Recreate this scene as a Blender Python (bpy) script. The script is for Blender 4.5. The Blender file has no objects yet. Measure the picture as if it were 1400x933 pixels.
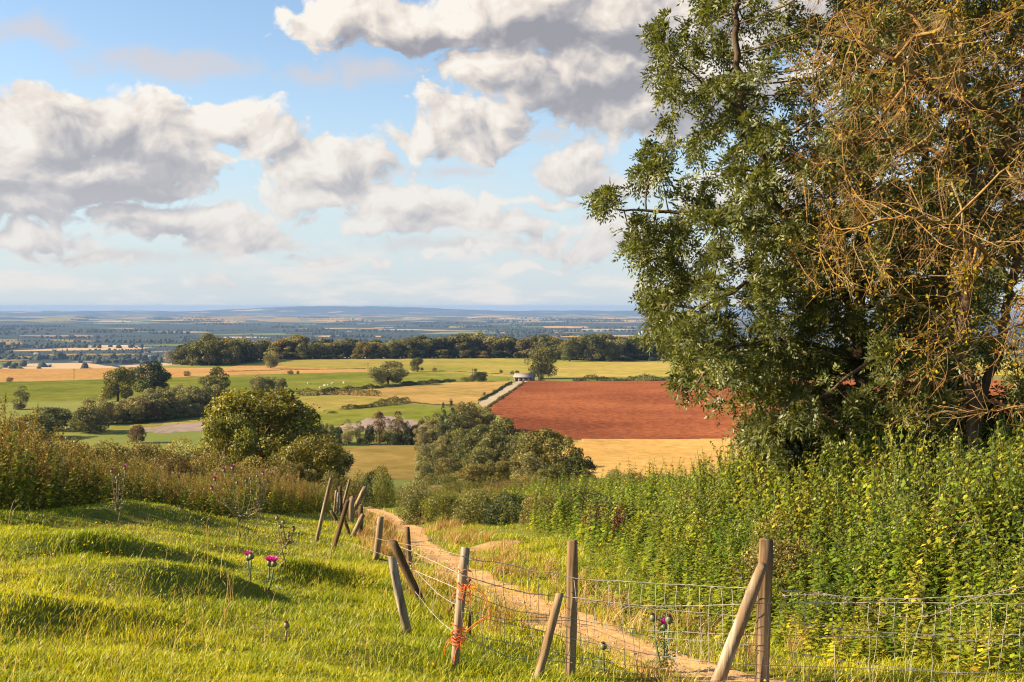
import bpy, math
import numpy as np
from math import radians, sin, cos, pi

scene = bpy.context.scene
COL = scene.collection
rng = np.random.default_rng(7)
F = 1556.0            # focal length in photo pixels (40 mm lens on a 1400 px wide photo)
HORIZ = 419.0         # photo row of eye level
SUN_EL, SUN_AZ = radians(27.0), radians(-95.0)     # azimuth measured from the view direction (+Y), negative = left
SUN_DIR = np.array([sin(SUN_AZ) * cos(SUN_EL), cos(SUN_AZ) * cos(SUN_EL), sin(SUN_EL)])

# ------------------------------------------------------------------ small helpers
def link(o, parent=None):
    COL.objects.link(o)
    if parent is not None:
        o.parent = parent
    return o

def tag(o, label=None, cat=None, group=None, kind=None):
    if label: o['label'] = label
    if cat: o['category'] = cat
    if group: o['group'] = group
    if kind: o['kind'] = kind
    return o

def empty(name, loc=(0, 0, 0), rotz=0.0, scale=1.0):
    o = bpy.data.objects.new(name, None)
    o.empty_display_size = 0.2
    o.location = loc
    o.rotation_euler = (0, 0, rotz)
    o.scale = (scale, scale, scale) if np.isscalar(scale) else scale
    return link(o)

def mesh_data(name, verts, faces, mat=None, tint=None, smooth=False, fmat=None):
    """verts (n,3); faces (m,k) array or list of such arrays; tint (n,3) per-vertex albedo"""
    if not isinstance(faces, (list, tuple)):
        faces = [faces]
    faces = [np.asarray(f, dtype=np.int32) for f in faces if len(f)]
    v = np.asarray(verts, dtype=np.float32)
    me = bpy.data.meshes.new(name)
    nl = sum(f.size for f in faces)
    nf = sum(len(f) for f in faces)
    me.vertices.add(len(v))
    me.vertices.foreach_set('co', v.ravel())
    me.loops.add(nl)
    me.polygons.add(nf)
    me.loops.foreach_set('vertex_index', np.concatenate([f.ravel() for f in faces]))
    tot = np.concatenate([np.full(len(f), f.shape[1], np.int32) for f in faces])
    start = np.concatenate([[0], np.cumsum(tot)[:-1]]).astype(np.int32)
    me.polygons.foreach_set('loop_start', start)
    if smooth:
        me.polygons.foreach_set('use_smooth', np.ones(nf, bool))
    if mat is not None:
        for m in (mat if isinstance(mat, (list, tuple)) else [mat]):
            me.materials.append(m)
    if fmat is not None:
        me.polygons.foreach_set('material_index', np.asarray(fmat, np.int32))
    if tint is not None:
        a = me.color_attributes.new('tint', 'FLOAT_COLOR', 'POINT')
        t = np.ones((len(v), 4), np.float32)
        t[:, :3] = tint
        a.data.foreach_set('color', t.ravel())
    me.update(calc_edges=True)
    me.validate()
    return me

def mesh_obj(name, verts, faces, mat=None, parent=None, **kw):
    return link(bpy.data.objects.new(name, mesh_data(name, verts, faces, mat, **kw)), parent)

def copy_thing(o, loc=None, rotz=None, scale=None, label=None, group=None, parent=None):
    c = o.copy()
    link(c)
    if parent is not None: c.parent = parent
    if loc is not None: c.location = loc
    if rotz is not None: c.rotation_euler = (0, 0, rotz)
    if scale is not None: c.scale = (scale,) * 3 if np.isscalar(scale) else scale
    if label: c['label'] = label
    if group: c['group'] = group
    for ch in list(o.children):
        copy_thing(ch, parent=c)
    return c

class Geo:
    """collects vertices / faces for one mesh"""
    def __init__(s):
        s.v, s.f, s.t, s.n = [], {}, [], 0
    def add(s, v, f, tint=(1, 1, 1)):
        v = np.asarray(v, float).reshape(-1, 3)
        f = np.asarray(f, int)
        s.f.setdefault(f.shape[1], []).append(f + s.n)
        s.v.append(v)
        t = np.asarray(tint, float)
        s.t.append(np.broadcast_to(t, v.shape) if t.ndim == 1 else t)
        s.n += len(v)
    def tube(s, pts, rad, seg=6, tint=(1, 1, 1), cap=True):
        pts = np.asarray(pts, float); n = len(pts)
        rad = np.broadcast_to(np.asarray(rad, float), (n,))
        d = np.gradient(pts, axis=0)
        d /= np.linalg.norm(d, axis=1, keepdims=True) + 1e-9
        ref = np.array([0, 0, 1.0]) if abs(d[:, 2].mean()) < 0.8 else np.array([1.0, 0, 0])
        a = np.cross(d, ref); a /= np.linalg.norm(a, axis=1, keepdims=True) + 1e-9
        b = np.cross(d, a)
        th = np.arange(seg) * 2 * pi / seg
        ring = a[:, None, :] * np.cos(th)[None, :, None] + b[:, None, :] * np.sin(th)[None, :, None]
        v = pts[:, None, :] + ring * rad[:, None, None]
        i = np.arange(n - 1)[:, None] * seg; j = np.arange(seg)[None, :]; k = (j + 1) % seg
        f = np.stack([i + j, i + k, i + seg + k, i + seg + j], -1).reshape(-1, 4)
        vv = v.reshape(-1, 3)
        s.add(vv, f, tint)
        if cap:
            base = s.n
            s.add(np.vstack([pts[0], pts[-1]]), np.zeros((0, 3), int), tint if np.ndim(tint) == 1 else tint[0])
            o = base - n * seg
            c0 = np.stack([np.full(seg, base), o + (np.arange(seg) + 1) % seg, o + np.arange(seg)], -1)
            e = base - seg
            c1 = np.stack([np.full(seg, base + 1), e + np.arange(seg), e + (np.arange(seg) + 1) % seg], -1)
            s.f.setdefault(3, []).append(np.vstack([c0, c1]))
    def build(s, name, mat, parent=None, smooth=False, color=True):
        fs = [np.vstack(x) for x in s.f.values()]
        return mesh_obj(name, np.vstack(s.v), fs, mat, parent, tint=np.vstack(s.t) if color else None, smooth=smooth)
    def data(s, name, mat, smooth=False):
        fs = [np.vstack(x) for x in s.f.values()]
        return mesh_data(name, np.vstack(s.v), fs, mat, tint=np.vstack(s.t), smooth=smooth)

# ------------------------------------------------------------------ value noise (numpy)
_perm = np.random.default_rng(3).random((256, 256))
def vnoise(x, y):
    x = np.asarray(x, float); y = np.asarray(y, float)
    xi = np.floor(x).astype(int); yi = np.floor(y).astype(int)
    fx = x - xi; fy = y - yi
    fx = fx * fx * (3 - 2 * fx); fy = fy * fy * (3 - 2 * fy)
    g = lambda a, b: _perm[a & 255, b & 255]
    return (g(xi, yi) * (1 - fx) * (1 - fy) + g(xi + 1, yi) * fx * (1 - fy) + g(xi, yi + 1) * (1 - fx) * fy + g(xi + 1, yi + 1) * fx * fy) - 0.5
def fbm(x, y, o=4):
    r = 0; a = 1.0
    for k in range(o):
        r = r + a * vnoise(x * 2 ** k + 17.3 * k, y * 2 ** k - 9.1 * k); a *= 0.5
    return r
def sstep(a, b, x):
    t = np.clip((np.asarray(x, float) - a) / (b - a), 0, 1)
    return t * t * (3 - 2 * t)

# ------------------------------------------------------------------ the lie of the land
# the footpath's middle line (x as a function of y)
PATH_Y = np.array([-6, 4.0, 7.0, 9.0, 10.0, 11.0, 13.0, 15.3, 18, 21.0, 25, 29.0, 38.0, 52.0, 70.0, 90.0])
PATH_X = np.array([9.0, 6.2, 3.4, 1.85, 1.42, 1.10, 0.62, 0.12, -0.5, -1.1, -1.75, -2.35, -3.5, -5.8, -9.5, -14.0])
def path_x(y): return np.interp(y, PATH_Y, PATH_X)
def path_hw(y): return np.interp(y, [0, 9, 15, 25, 40, 90], [0.48, 0.48, 0.52, 0.50, 0.45, 0.36])

# grassy hummocks on the near slope: (photo px of crest, along length, across width, height)
MOUNDS = []      # x, y, length, width, height, direction
def ground0(x, y):
    x = np.asarray(x, float); y = np.asarray(y, float)
    dx = x - path_x(y)
    ref = np.interp(y, [-6, 4, 9, 10, 11], [2.6, 2.2, 1.75, 1.42, 1.10])
    left = np.maximum(-np.where(y < 11, x - ref, dx) - 0.6, 0); right = np.maximum(dx - np.interp(y, [7, 9, 11, 16, 25], [4.8, 4.2, 3.0, 1.2, 0.6]), 0)
    near = -1.65 - 0.15 * y
    near = near + 2.3 * (1 - np.exp(-0.062 * left)) + 1.75 * (1 - np.exp(-0.065 * right))
    near = near - 0.05 * np.exp(-(dx / 0.45) ** 2)
    yy = np.maximum(y, -60)
    near = np.where(y < -60, near, near)
    edge = 1050 - 210 * sstep(-200, -330, x)            # where the plateau breaks off
    val = -45.0 - 3.0 * sstep(560, 1050, y) + 1.1 * fbm(x / 170, y / 170, 2) * sstep(250, 500, y)
    k = 5.0
    h = np.maximum(k - np.abs(near - val), 0) / k
    z = np.maximum(near, val) + h * h * k * 0.25
    z = np.where(y < 150, np.where(near > val + k, near, z), z)
    plain = -165 + 14 * fbm(x / 2600 + 3.1, y / 2600, 3) * sstep(2500, 6000, np.hypot(x, y))
    r = np.hypot(x, y)
    az = np.degrees(np.arctan2(x, np.maximum(y, 1)))
    hills = 18 + 88 * np.exp(-((az + 9.3) / 4.6) ** 2) + 38 * np.exp(-((az + 4.6) / 2.4) ** 2) + 28 + 26 * fbm(az * 0.55, r / 9000, 3) + 10 * fbm(az * 2.1 + 5, r / 3000, 2)
    plain = plain + hills * np.exp(-((r - 27000) / 2200) ** 2) * 1.25
    plain = plain + (16 + 22 * fbm(az * .3 + 9, r / 7000, 3)) * np.exp(-((r - 16000) / 2500) ** 2) 
    s = sstep(0, 650, y - edge)
    return z * (1 - s) + plain * s

def ground(x, y):
    x = np.asarray(x, float); y = np.asarray(y, float)
    z = ground0(x, y)
    nearw = sstep(75, 40, np.hypot(x, y))
    off = np.clip((np.abs(x - path_x(y)) - 0.5) / 0.7, 0.0, 1)
    z = z + nearw * off * (0.22 * fbm(x / 2.1, y / 2.1, 3) + 0.05 * fbm(x / 0.5, y / 0.5, 2))
    wx = 0.28 * fbm(x / 1.1 + 40, y / 1.1, 3); wy = 0.28 * fbm(x / 1.1, y / 1.1 - 70, 3)
    x = x + wx; y = y + wy
    for (mx, my, ln, wd, ht, ang) in MOUNDS:
        c, s_ = cos(ang), sin(ang)
        a = (x - mx) * c + (y - my) * s_
        b = -(x - mx) * s_ + (y - my) * c
        # steeper on the side away from the sun
        z = z + 1.25 * ht * np.exp(-(a / ln) ** 2) * np.exp(-(b / (wd * np.where(b > 0, 0.62, 1.9))) ** 2)
    return z

def ray(px, py):
    """where the sight line of a photo pixel meets the ground"""
    u = (px - 700.0) / F; v = (HORIZ - py) / F
    ys = np.concatenate([np.arange(2, 60, .1), np.geomspace(60, 47000, 6000)])
    d = ground(u * ys, ys) - v * ys
    i = np.argmax(d > 0)
    if d[i] <= 0: i = len(ys) - 1
    y0, y1 = ys[max(i - 1, 0)], ys[i]
    for _ in range(30):
        m = .5 * (y0 + y1)
        if ground(u * m, m) - v * m > 0: y1 = m
        else: y0 = m
    y = y1
    return np.array([u * y, y, float(ground(u * y, y))])

def at(px, y):
    """ground point below/above photo column px at distance y"""
    x = (px - 700.0) / F * y
    return np.array([x, y, float(ground(x, y))])

def space(px, py, y):
    return np.array([(px - 700.0) / F * y, y, (HORIZ - py) / F * y])

# hummocks placed by where their crests lie
for (px, py, ln, wd, ht, ang) in [
        (185, 722, 2.4, 1.0, 0.38, radians(-124)),
        (300, 754, 1.5, 0.75, 0.16, radians(-118)),
        (140, 772, 1.8, 0.80, 0.30, radians(-126)),
        (240, 812, 1.4, 0.72, 0.30, radians(-122)),
        (40, 850, 1.0, 0.5, 0.12, radians(-128)),
        (410, 792, 1.3, 0.6, 0.20, radians(-118)),
        (15, 676, 1.8, 0.8, 0.22, radians(-128)),
        (560, 745, 0.5, 0.3, 0.0, 0.0)]:
    u = (px - 700.0) / F
    ys = np.arange(4, 60, .05)
    d = ground0(u * ys, ys) - (HORIZ - py) / F * ys
    y = ys[np.argmax(d > 0)]
    MOUNDS.append((u * y, y, ln, wd, ht, ang))

# ------------------------------------------------------------------ materials
def new_mat(name):
    m = bpy.data.materials.new(name)
    m.use_nodes = True
    m.node_tree.nodes.clear()
    return m, m.node_tree.nodes, m.node_tree.links

def N(nodes, typ, **kw):
    n = nodes.new(typ)
    for k, v in kw.items():
        if k.startswith('i_'):
            key = k[2:]
            key = int(key) if key.isdigit() else key
            n.inputs[key].default_value = v
        else:
            setattr(n, k, v)
    return n

def ramp(nodes, stops, interp='LINEAR'):
    r = nodes.new('ShaderNodeValToRGB')
    e = r.color_ramp.elements
    r.color_ramp.interpolation = interp
    while len(e) < len(stops): e.new(0.5)
    for k, (p, c) in enumerate(stops):
        e[k].position = p; e[k].color = (*c, 1) if len(c) == 3 else c
    return r

def mixc(nodes, links, fac, a, b, blend='MIX'):
    m = nodes.new('ShaderNodeMix'); m.data_type = 'RGBA'; m.blend_type = blend
    for sock, val in ((0, fac), (6, a), (7, b)):
        if hasattr(val, 'is_output') or hasattr(val, 'links'):
            links.new(val, m.inputs[sock])
        elif sock == 0: m.inputs[0].default_value = val
        else: m.inputs[sock].default_value = (*val, 1)
    return m.outputs[2]

def math_n(nodes, links, op, a, b=None, c=None, clamp=False):
    m = nodes.new('ShaderNodeMath'); m.operation = op; m.use_clamp = clamp
    for i, val in enumerate((a, b, c)):
        if val is None: continue
        if hasattr(val, 'links'): links.new(val, m.inputs[i])
        else: m.inputs[i].default_value = val
    return m.outputs[0]

def leaf_mat(name, color, trans=0.35, gloss=0.025, rough=0.5, vary=0.12, hue=0.02):
    """leaf / blade: diffuse + translucent + a little sheen; colour = base * vertex tint, varied per object"""
    m, n, l = new_mat(name)
    out = N(n, 'ShaderNodeOutputMaterial')
    at_ = N(n, 'ShaderNodeAttribute', attribute_name='tint')
    c = mixc(n, l, 1.0, color, at_.outputs['Color'], 'MULTIPLY')
    oi = N(n, 'ShaderNodeObjectInfo')
    hs = N(n, 'ShaderNodeHueSaturation')
    l.new(c, hs.inputs['Color'])
    l.new(math_n(n, l, 'MULTIPLY_ADD', oi.outputs['Random'], -2 * hue, .5 + hue), hs.inputs['Hue'])
    l.new(math_n(n, l, 'MULTIPLY_ADD', oi.outputs['Random'], 2 * vary, 1 - vary), hs.inputs['Value'])
    d = N(n, 'ShaderNodeBsdfDiffuse'); t = N(n, 'ShaderNodeBsdfTranslucent'); g = N(n, 'ShaderNodeBsdfGlossy')
    g.inputs['Roughness'].default_value = rough
    g.inputs['Color'].default_value = (1, 1, 1, 1)
    l.new(hs.outputs[0], d.inputs[0])
    tc = mixc(n, l, 1.0, hs.outputs[0], (1.25, 1.15, 0.55), 'MULTIPLY')
    l.new(tc, t.inputs[0])
    m1 = N(n, 'ShaderNodeMixShader', i_0=trans); l.new(d.outputs[0], m1.inputs[1]); l.new(t.outputs[0], m1.inputs[2])
    m2 = N(n, 'ShaderNodeMixShader', i_0=gloss); l.new(m1.outputs[0], m2.inputs[1]); l.new(g.outputs[0], m2.inputs[2])
    l.new((m2 if gloss else m1).outputs[0], out.inputs[0])
    return m

def rough_mat(name, c1, c2, scale=8.0, detail=5.0, bump=0.3, bdist=0.02, stretch=(1, 1, 1), rough=0.9, tint=False, c3=None, scale3=0.6):
    """matt surface: two colours mixed by noise, optional third at another scale, bump"""
    m, n, l = new_mat(name)
    out = N(n, 'ShaderNodeOutputMaterial')
    tc = N(n, 'ShaderNodeTexCoord')
    mp = N(n, 'ShaderNodeMapping'); mp.inputs['Scale'].default_value = stretch
    l.new(tc.outputs['Object'], mp.inputs[0])
    ns = N(n, 'ShaderNodeTexNoise', i_Scale=scale, i_Detail=detail, i_Roughness=0.62)
    l.new(mp.outputs[0], ns.inputs['Vector'])
    r = ramp(n, [(0.36, c1), (0.64, c2)])
    l.new(ns.outputs[0], r.inputs[0])
    col = r.outputs[0]
    if c3:
        n3 = N(n, 'ShaderNodeTexNoise', i_Scale=scale3, i_Detail=4.0, i_Roughness=0.6)
        l.new(mp.outputs[0], n3.inputs['Vector'])
        r3 = ramp(n, [(0.48, (0, 0, 0)), (0.62, (1, 1, 1))])
        l.new(n3.outputs[0], r3.inputs[0])
        col = mixc(n, l, r3.outputs[0], col, c3)
    if tint:
        a = N(n, 'ShaderNodeAttribute', attribute_name='tint')
        col = mixc(n, l, 1.0, col, a.outputs['Color'], 'MULTIPLY')
    b = N(n, 'ShaderNodeBsdfPrincipled')
    b.inputs['Roughness'].default_value = rough
    b.inputs['Specular IOR Level'].default_value = 0.2
    l.new(col, b.inputs['Base Color'])
    if bump:
        bp = N(n, 'ShaderNodeBump', i_Strength=bump, i_Distance=bdist)
        l.new(ns.outputs[0], bp.inputs['Height'])
        l.new(bp.outputs[0], b.inputs['Normal'])
    l.new(b.outputs[0], out.inputs[0])
    return m
# ------------------------------------------------------------------ camera, sun, sky with clouds, haze
EXPO = 1.55
cam = bpy.data.cameras.new('camera')
cam.lens = 40.0; cam.sensor_width = 36.0
cam.shift_y = -(466.5 - HORIZ) / 1400.0
cam.clip_start = 0.1; cam.clip_end = 120000.0
co = link(bpy.data.objects.new('camera', cam))
co.location = (0, 0, 0); co.rotation_euler = (radians(90), 0, 0)
scene.camera = co

sun = bpy.data.lights.new('sun', 'SUN')
sun.energy = 5.0; sun.angle = radians(0.53); sun.color = (1.0, 0.81, 0.54)
so = link(bpy.data.objects.new('sun', sun))
from mathutils import Vector
so.rotation_euler = Vector(SUN_DIR).to_track_quat('Z', 'Y').to_euler()

w = bpy.data.worlds.new('World'); scene.world = w; w.use_nodes = True
nt = w.node_tree; nt.nodes.clear(); n, l = nt.nodes, nt.links
wout = N(n, 'ShaderNodeOutputWorld'); bg = N(n, 'ShaderNodeBackground')
SKY = 0.068
bg.inputs['Strength'].default_value = SKY
sky = N(n, 'ShaderNodeTexSky', sky_type='NISHITA', sun_disc=False, sun_elevation=SUN_EL, sun_rotation=SUN_AZ, altitude=200.0, air_density=1.0, dust_density=0.7, ozone_density=1.6)
tc = N(n, 'ShaderNodeTexCoord')
sep = N(n, 'ShaderNodeSeparateXYZ'); l.new(tc.outputs['Generated'], sep.inputs[0])
M = lambda op, a, b=None, c=None, clamp=False: math_n(n, l, op, a, b, c, clamp)
def V(op, a, b=None, c=None, out=0, scale=None):
    m = n.new('ShaderNodeVectorMath'); m.operation = op
    for i, val in enumerate((a, b, c)):
        if val is None: continue
        if hasattr(val, 'links'): l.new(val, m.inputs[i])
        else: m.inputs[i].default_value = val
    if scale is not None: m.inputs['Scale'].default_value = scale
    return m.outputs['Value' if out else 'Vector']
# stereographic sky coordinates about +Y (degrees-like units, 1 unit = 1 radian near the middle of the view)
den = M('MAXIMUM', M('ADD', sep.outputs[1], 1.0), 0.05)
su = M('DIVIDE', M('MULTIPLY', sep.outputs[0], 2.0), den)
sv = M('DIVIDE', M('MULTIPLY', sep.outputs[2], 2.0), den)
cmb = N(n, 'ShaderNodeCombineXYZ'); l.new(su, cmb.inputs[0]); l.new(sv, cmb.inputs[1])
P = cmb.outputs[0]

def sky_uv(px, py):
    u = (px - 700) / F; v = (HORIZ - py) / F
    nn = math.sqrt(1 + u * u + v * v)
    return 2 * u / (nn + 1), 2 * v / (nn + 1)

# cumulus: (px, py, rx, ry, dens)
BLOBS = [
    (40, 195, 95, 66), (150, 175, 80, 46), (60, 146, 66, 24), (215, 205, 84, 48), (110, 240, 150, 42), (-30, 235, 110, 60), (212, 158, 40, 34), (20, 285, 92, 22), (280, 225, 36, 28),
    (305, 165, 75, 30), (375, 190, 46, 36), (392, 218, 30, 22),
    (445, 232, 76, 44), (500, 222, 36, 24), (410, 272, 66, 17), (478, 262, 50, 18),
    (620, 172, 66, 34), (688, 160, 42, 30), (598, 140, 26, 24), (572, 193, 58, 18), (640, 200, 54, 16), (655, 180, 60, 26),
    (455, 28, 66, 32), (560, 30, 130, 38), (700, 20, 150, 44), (840, 30, 140, 48), (1000, 0, 160, 70),
    (690, 95, 90, 36), (800, 108, 140, 48), (880, 150, 110, 44), (960, 120, 120, 60), (640, 88, 40, 22),
    (785, 235, 66, 28), (798, 213, 34, 22), (848, 252, 48, 18), (752, 278, 44, 9),
    (560, 282, 74, 38), (525, 312, 66, 19), (655, 285, 42, 24), (640, 305, 60, 16), (705, 308, 44, 13),
    (220, 300, 108, 21), (320, 310, 80, 26), (350, 330, 76, 14), (160, 292, 52, 12),
    (500, 354, 30, 8), (602, 350, 36, 9), (690, 338, 26, 9), (760, 330, 28, 10), (430, 356, 26, 6), (110, 356, 46, 7), (740, 366, 40, 6), (30, 328, 76, 20), (835, 322, 60, 28), (802, 342, 46, 16), (290, 379, 17, 8),
    (1060, 260, 140, 40), (1250, 90, 160, 50), (1350, 280, 150, 40), (-200, 120, 150, 60),
]
THIN = [(230, 88, 110, 20), (40, 42, 56, 16), (495, 100, 66, 17), (430, 104, 44, 14), (740, 190, 46, 10), (620, 232, 50, 7), (640, 338, 120, 9), (150, 350, 120, 8)]

def make_field(name, blobs, warp_amp, detail_amp, billow=True):
    """signed distance (in photo px / 100) to the union of the blobs, roughened by noise: negative inside a cloud"""
    g = bpy.data.node_groups.new(name, 'ShaderNodeTree')
    g.interface.new_socket('P', in_out='INPUT', socket_type='NodeSocketVector')
    g.interface.new_socket('D', in_out='OUTPUT', socket_type='NodeSocketFloat')
    gn, gl = g.nodes, g.links
    gi = gn.new('NodeGroupInput'); go = gn.new('NodeGroupOutput')
    def gv(op, a, b=None, c=None, out=0, scale=None):
        m = gn.new('ShaderNodeVectorMath'); m.operation = op
        for i, val in enumerate((a, b, c)):
            if val is None: continue
            if hasattr(val, 'links'): gl.new(val, m.inputs[i])
            else: m.inputs[i].default_value = val
        if scale is not None: m.inputs['Scale'].default_value = scale
        return m.outputs['Value' if out else 'Vector']
    gm = lambda op, a, b=None, c=None: math_n(gn, gl, op, a, b, c)
    w1 = N(gn, 'ShaderNodeTexNoise', noise_dimensions='2D', i_Scale=17.0, i_Detail=2.0, i_Roughness=0.5)
    gl.new(gi.outputs[0], w1.inputs['Vector'])
    off = gv('SCALE', gv('SUBTRACT', w1.outputs['Color'], (0.5, 0.5, 0.5)), scale=warp_amp / F)
    q = gv('MULTIPLY', gv('ADD', gi.outputs[0], off), (1, 1, 0))
    best = None
    for (px, py, rx, ry) in blobs:
        cu, cv = sky_uv(px, py)
        a, b = F / rx, F / ry
        ln = gv('LENGTH', gv('MULTIPLY_ADD', q, (a, b, 0), (-cu * a, -cv * b, 0)), out=1)
        s = math.sqrt(rx * ry) / 100
        d = gm('MULTIPLY_ADD', ln, s, -s)
        best = d if best is None else gm('SMOOTH_MIN', best, d, 0.16)
    # billows: rounded lumps + fine fractal
    nb = N(gn, 'ShaderNodeTexVoronoi', voronoi_dimensions='2D', feature='F1', i_Scale=30.0)
    for key, val in (('Detail', 2.0), ('Roughness', 0.55), ('Lacunarity', 2.3)):
        if key in nb.inputs: nb.inputs[key].default_value = val
    nb.normalize = True
    stretch = gv('MULTIPLY', q, (1.0, 1.25, 0))
    gl.new(stretch, nb.inputs['Vector'])
    nf = N(gn, 'ShaderNodeTexNoise', noise_dimensions='2D', i_Scale=42.0, i_Detail=7.0, i_Roughness=0.6)
    gl.new(stretch, nf.inputs['Vector'])
    d = gm('MULTIPLY_ADD', gm('SUBTRACT', nb.outputs['Distance'], 0.32), detail_amp, best) if billow else best
    d = gm('MULTIPLY_ADD', gm('SUBTRACT', nf.outputs[0], 0.5), detail_amp * (0.95 if billow else 1.15), d)
    if billow:
        n2 = N(gn, 'ShaderNodeTexVoronoi', voronoi_dimensions='2D', feature='F1', i_Scale=78.0); n2.normalize = True
        gl.new(gv('ADD', stretch, gv('SCALE', nf.outputs['Color'], scale=0.012)), n2.inputs['Vector'])
        d = gm('MULTIPLY_ADD', gm('SUBTRACT', n2.outputs['Distance'], 0.45), 0.20, d)
    gl.new(d, go.inputs[0])
    return g

fld = make_field('cumulus_field', BLOBS, 58.0, 0.46)
def field(vec):
    gnode = n.new('ShaderNodeGroup'); gnode.node_tree = fld
    l.new(vec, gnode.inputs[0]); return gnode.outputs[0]
D0 = field(P)
LX, LY = -21 / F, 17 / F                     # towards the sun as seen in the sky: up and to the left
D1 = field(V('ADD', P, (LX, LY, 0)))
# slope towards the sun (lit flanks) minus depth inside the cloud (grey hearts), plus slow variation
slope = M('DIVIDE', M('SUBTRACT', D1, D0), 0.27)
depth = M('MINIMUM', M('MAXIMUM', M('MULTIPLY', D0, -1.0), 0.0), 0.75)
slow = N(n, 'ShaderNodeTexNoise', noise_dimensions='2D', i_Scale=7.0, i_Detail=3.0, i_Roughness=0.5)
l.new(P, slow.inputs['Vector'])
shade = M('MULTIPLY_ADD', slope, 0.58, M('MULTIPLY_ADD', depth, -0.50, M('MULTIPLY', M('SUBTRACT', slow.outputs[0], 0.5), 1.9)))
sm = N(n, 'ShaderNodeMapRange'); sm.inputs[1].default_value = -0.95; sm.inputs[2].default_value = 0.50
l.new(shade, sm.inputs[0])
k = 1.0 / (SKY * 2 ** EXPO)
cl = lambda r, g, b: (r * k, g * k, b * k)
cr = ramp(n, [(0.0, (0.35, 0.34, 0.375)), (0.30, (0.48, 0.46, 0.475)), (0.52, (0.69, 0.63, 0.59)), (0.75, (0.88, 0.79, 0.70)), (1.0, (1.0, 0.94, 0.85))])
l.new(sm.outputs[0], cr.inputs[0])
ccol = V('SCALE', cr.outputs[0], scale=k)
am = N(n, 'ShaderNodeMapRange', interpolation_type='SMOOTHSTEP'); am.inputs[1].default_value = 0.05; am.inputs[2].default_value = -0.13
l.new(D0, am.inputs[0])
alpha = M('MULTIPLY', am.outputs[0], 0.96)
# thin veils and far flat cloud low in the sky
fth = make_field('veil_field', THIN, 36.0, 0.55, False)
gth = n.new('ShaderNodeGroup'); gth.node_tree = fth; l.new(P, gth.inputs[0])
at2 = N(n, 'ShaderNodeMapRange', interpolation_type='SMOOTHSTEP'); at2.inputs[1].default_value = 0.20; at2.inputs[2].default_value = -0.30
l.new(gth.outputs[0], at2.inputs[0])
nv = N(n, 'ShaderNodeTexNoise', noise_dimensions='2D', i_Scale=9.0, i_Detail=7.0, i_Roughness=0.6)
l.new(V('MULTIPLY', P, (1.0, 4.5, 0)), nv.inputs['Vector'])
low = N(n, 'ShaderNodeMapRange', interpolation_type='SMOOTHSTEP'); low.inputs[1].default_value = 0.14; low.inputs[2].default_value = 0.015
l.new(sv, low.inputs[0])
nvr = N(n, 'ShaderNodeMapRange', interpolation_type='SMOOTHSTEP'); nvr.inputs[1].default_value = 0.44; nvr.inputs[2].default_value = 0.68
l.new(nv.outputs[0], nvr.inputs[0])
veil = M('MULTIPLY', M('MULTIPLY', nvr.outputs[0], low.outputs[0]), 0.9)
base = n.new('ShaderNodeHueSaturation'); base.inputs['Saturation'].default_value = 1.0; base.inputs['Value'].default_value = 1.0
l.new(sky.outputs[0], base.inputs['Color'])
hz = N(n, 'ShaderNodeMapRange', interpolation_type='SMOOTHSTEP'); hz.inputs[1].default_value = 0.24; hz.inputs[2].default_value = -0.02
l.new(sv, hz.inputs[0])
c0 = mixc(n, l, M('MULTIPLY', hz.outputs[0], 0.85), base.outputs[0], cl(0.60, 0.70, 0.80))
c1 = mixc(n, l, veil, c0, cl(0.84, 0.81, 0.78))
c2 = mixc(n, l, M('MULTIPLY', at2.outputs[0], 0.72), c1, cl(0.70, 0.65, 0.65))
ccol = mixc(n, l, M('MULTIPLY', hz.outputs[0], 0.62), ccol, cl(0.70, 0.72, 0.76))
c3 = mixc(n, l, alpha, c2, ccol)
# plain sky everywhere, the banks of cloud over the quarter of the sky that the view looks into
bgc = N(n, 'ShaderNodeBackground', i_Strength=SKY)
l.new(base.outputs[0], bg.inputs['Color']); l.new(c3, bgc.inputs['Color'])
def fade(x, a, b):
    m = N(n, 'ShaderNodeMapRange', interpolation_type='SMOOTHSTEP'); m.inputs[1].default_value = a; m.inputs[2].default_value = b
    l.new(x, m.inputs[0]); return m.outputs[0]
win = M('MULTIPLY', fade(M('ABSOLUTE', su), 0.80, 0.66), fade(sv, 0.52, 0.40))
win = M('MULTIPLY', win, M('GREATER_THAN', sv, -0.03))
mx = N(n, 'ShaderNodeMixShader'); l.new(win, mx.inputs[0]); l.new(bg.outputs[0], mx.inputs[1]); l.new(bgc.outputs[0], mx.inputs[2])
l.new(mx.outputs[0], wout.inputs[0])
w.cycles.sampling_method = 'MANUAL'; w.cycles.sample_map_resolution = 512

scene.view_settings.view_transform = 'Standard'
scene.view_settings.look = 'None'
scene.view_settings.exposure = EXPO
scene.view_settings.gamma = 1.0
scene.view_settings.use_curve_mapping = False
cy = scene.cycles
cy.max_bounces = 6; cy.diffuse_bounces = 2; cy.glossy_bounces = 1; cy.transmission_bounces = 2; cy.transparent_max_bounces = 6; cy.volume_bounces = 0
cy.caustics_reflective = False; cy.caustics_refractive = False
cy.use_denoising = True
cy.use_adaptive_sampling = True; cy.adaptive_threshold = 0.006
cy.sample_clamp_indirect = 4.0
cy.pixel_filter_type = 'BLACKMAN_HARRIS'; cy.filter_width = 1.15

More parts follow.
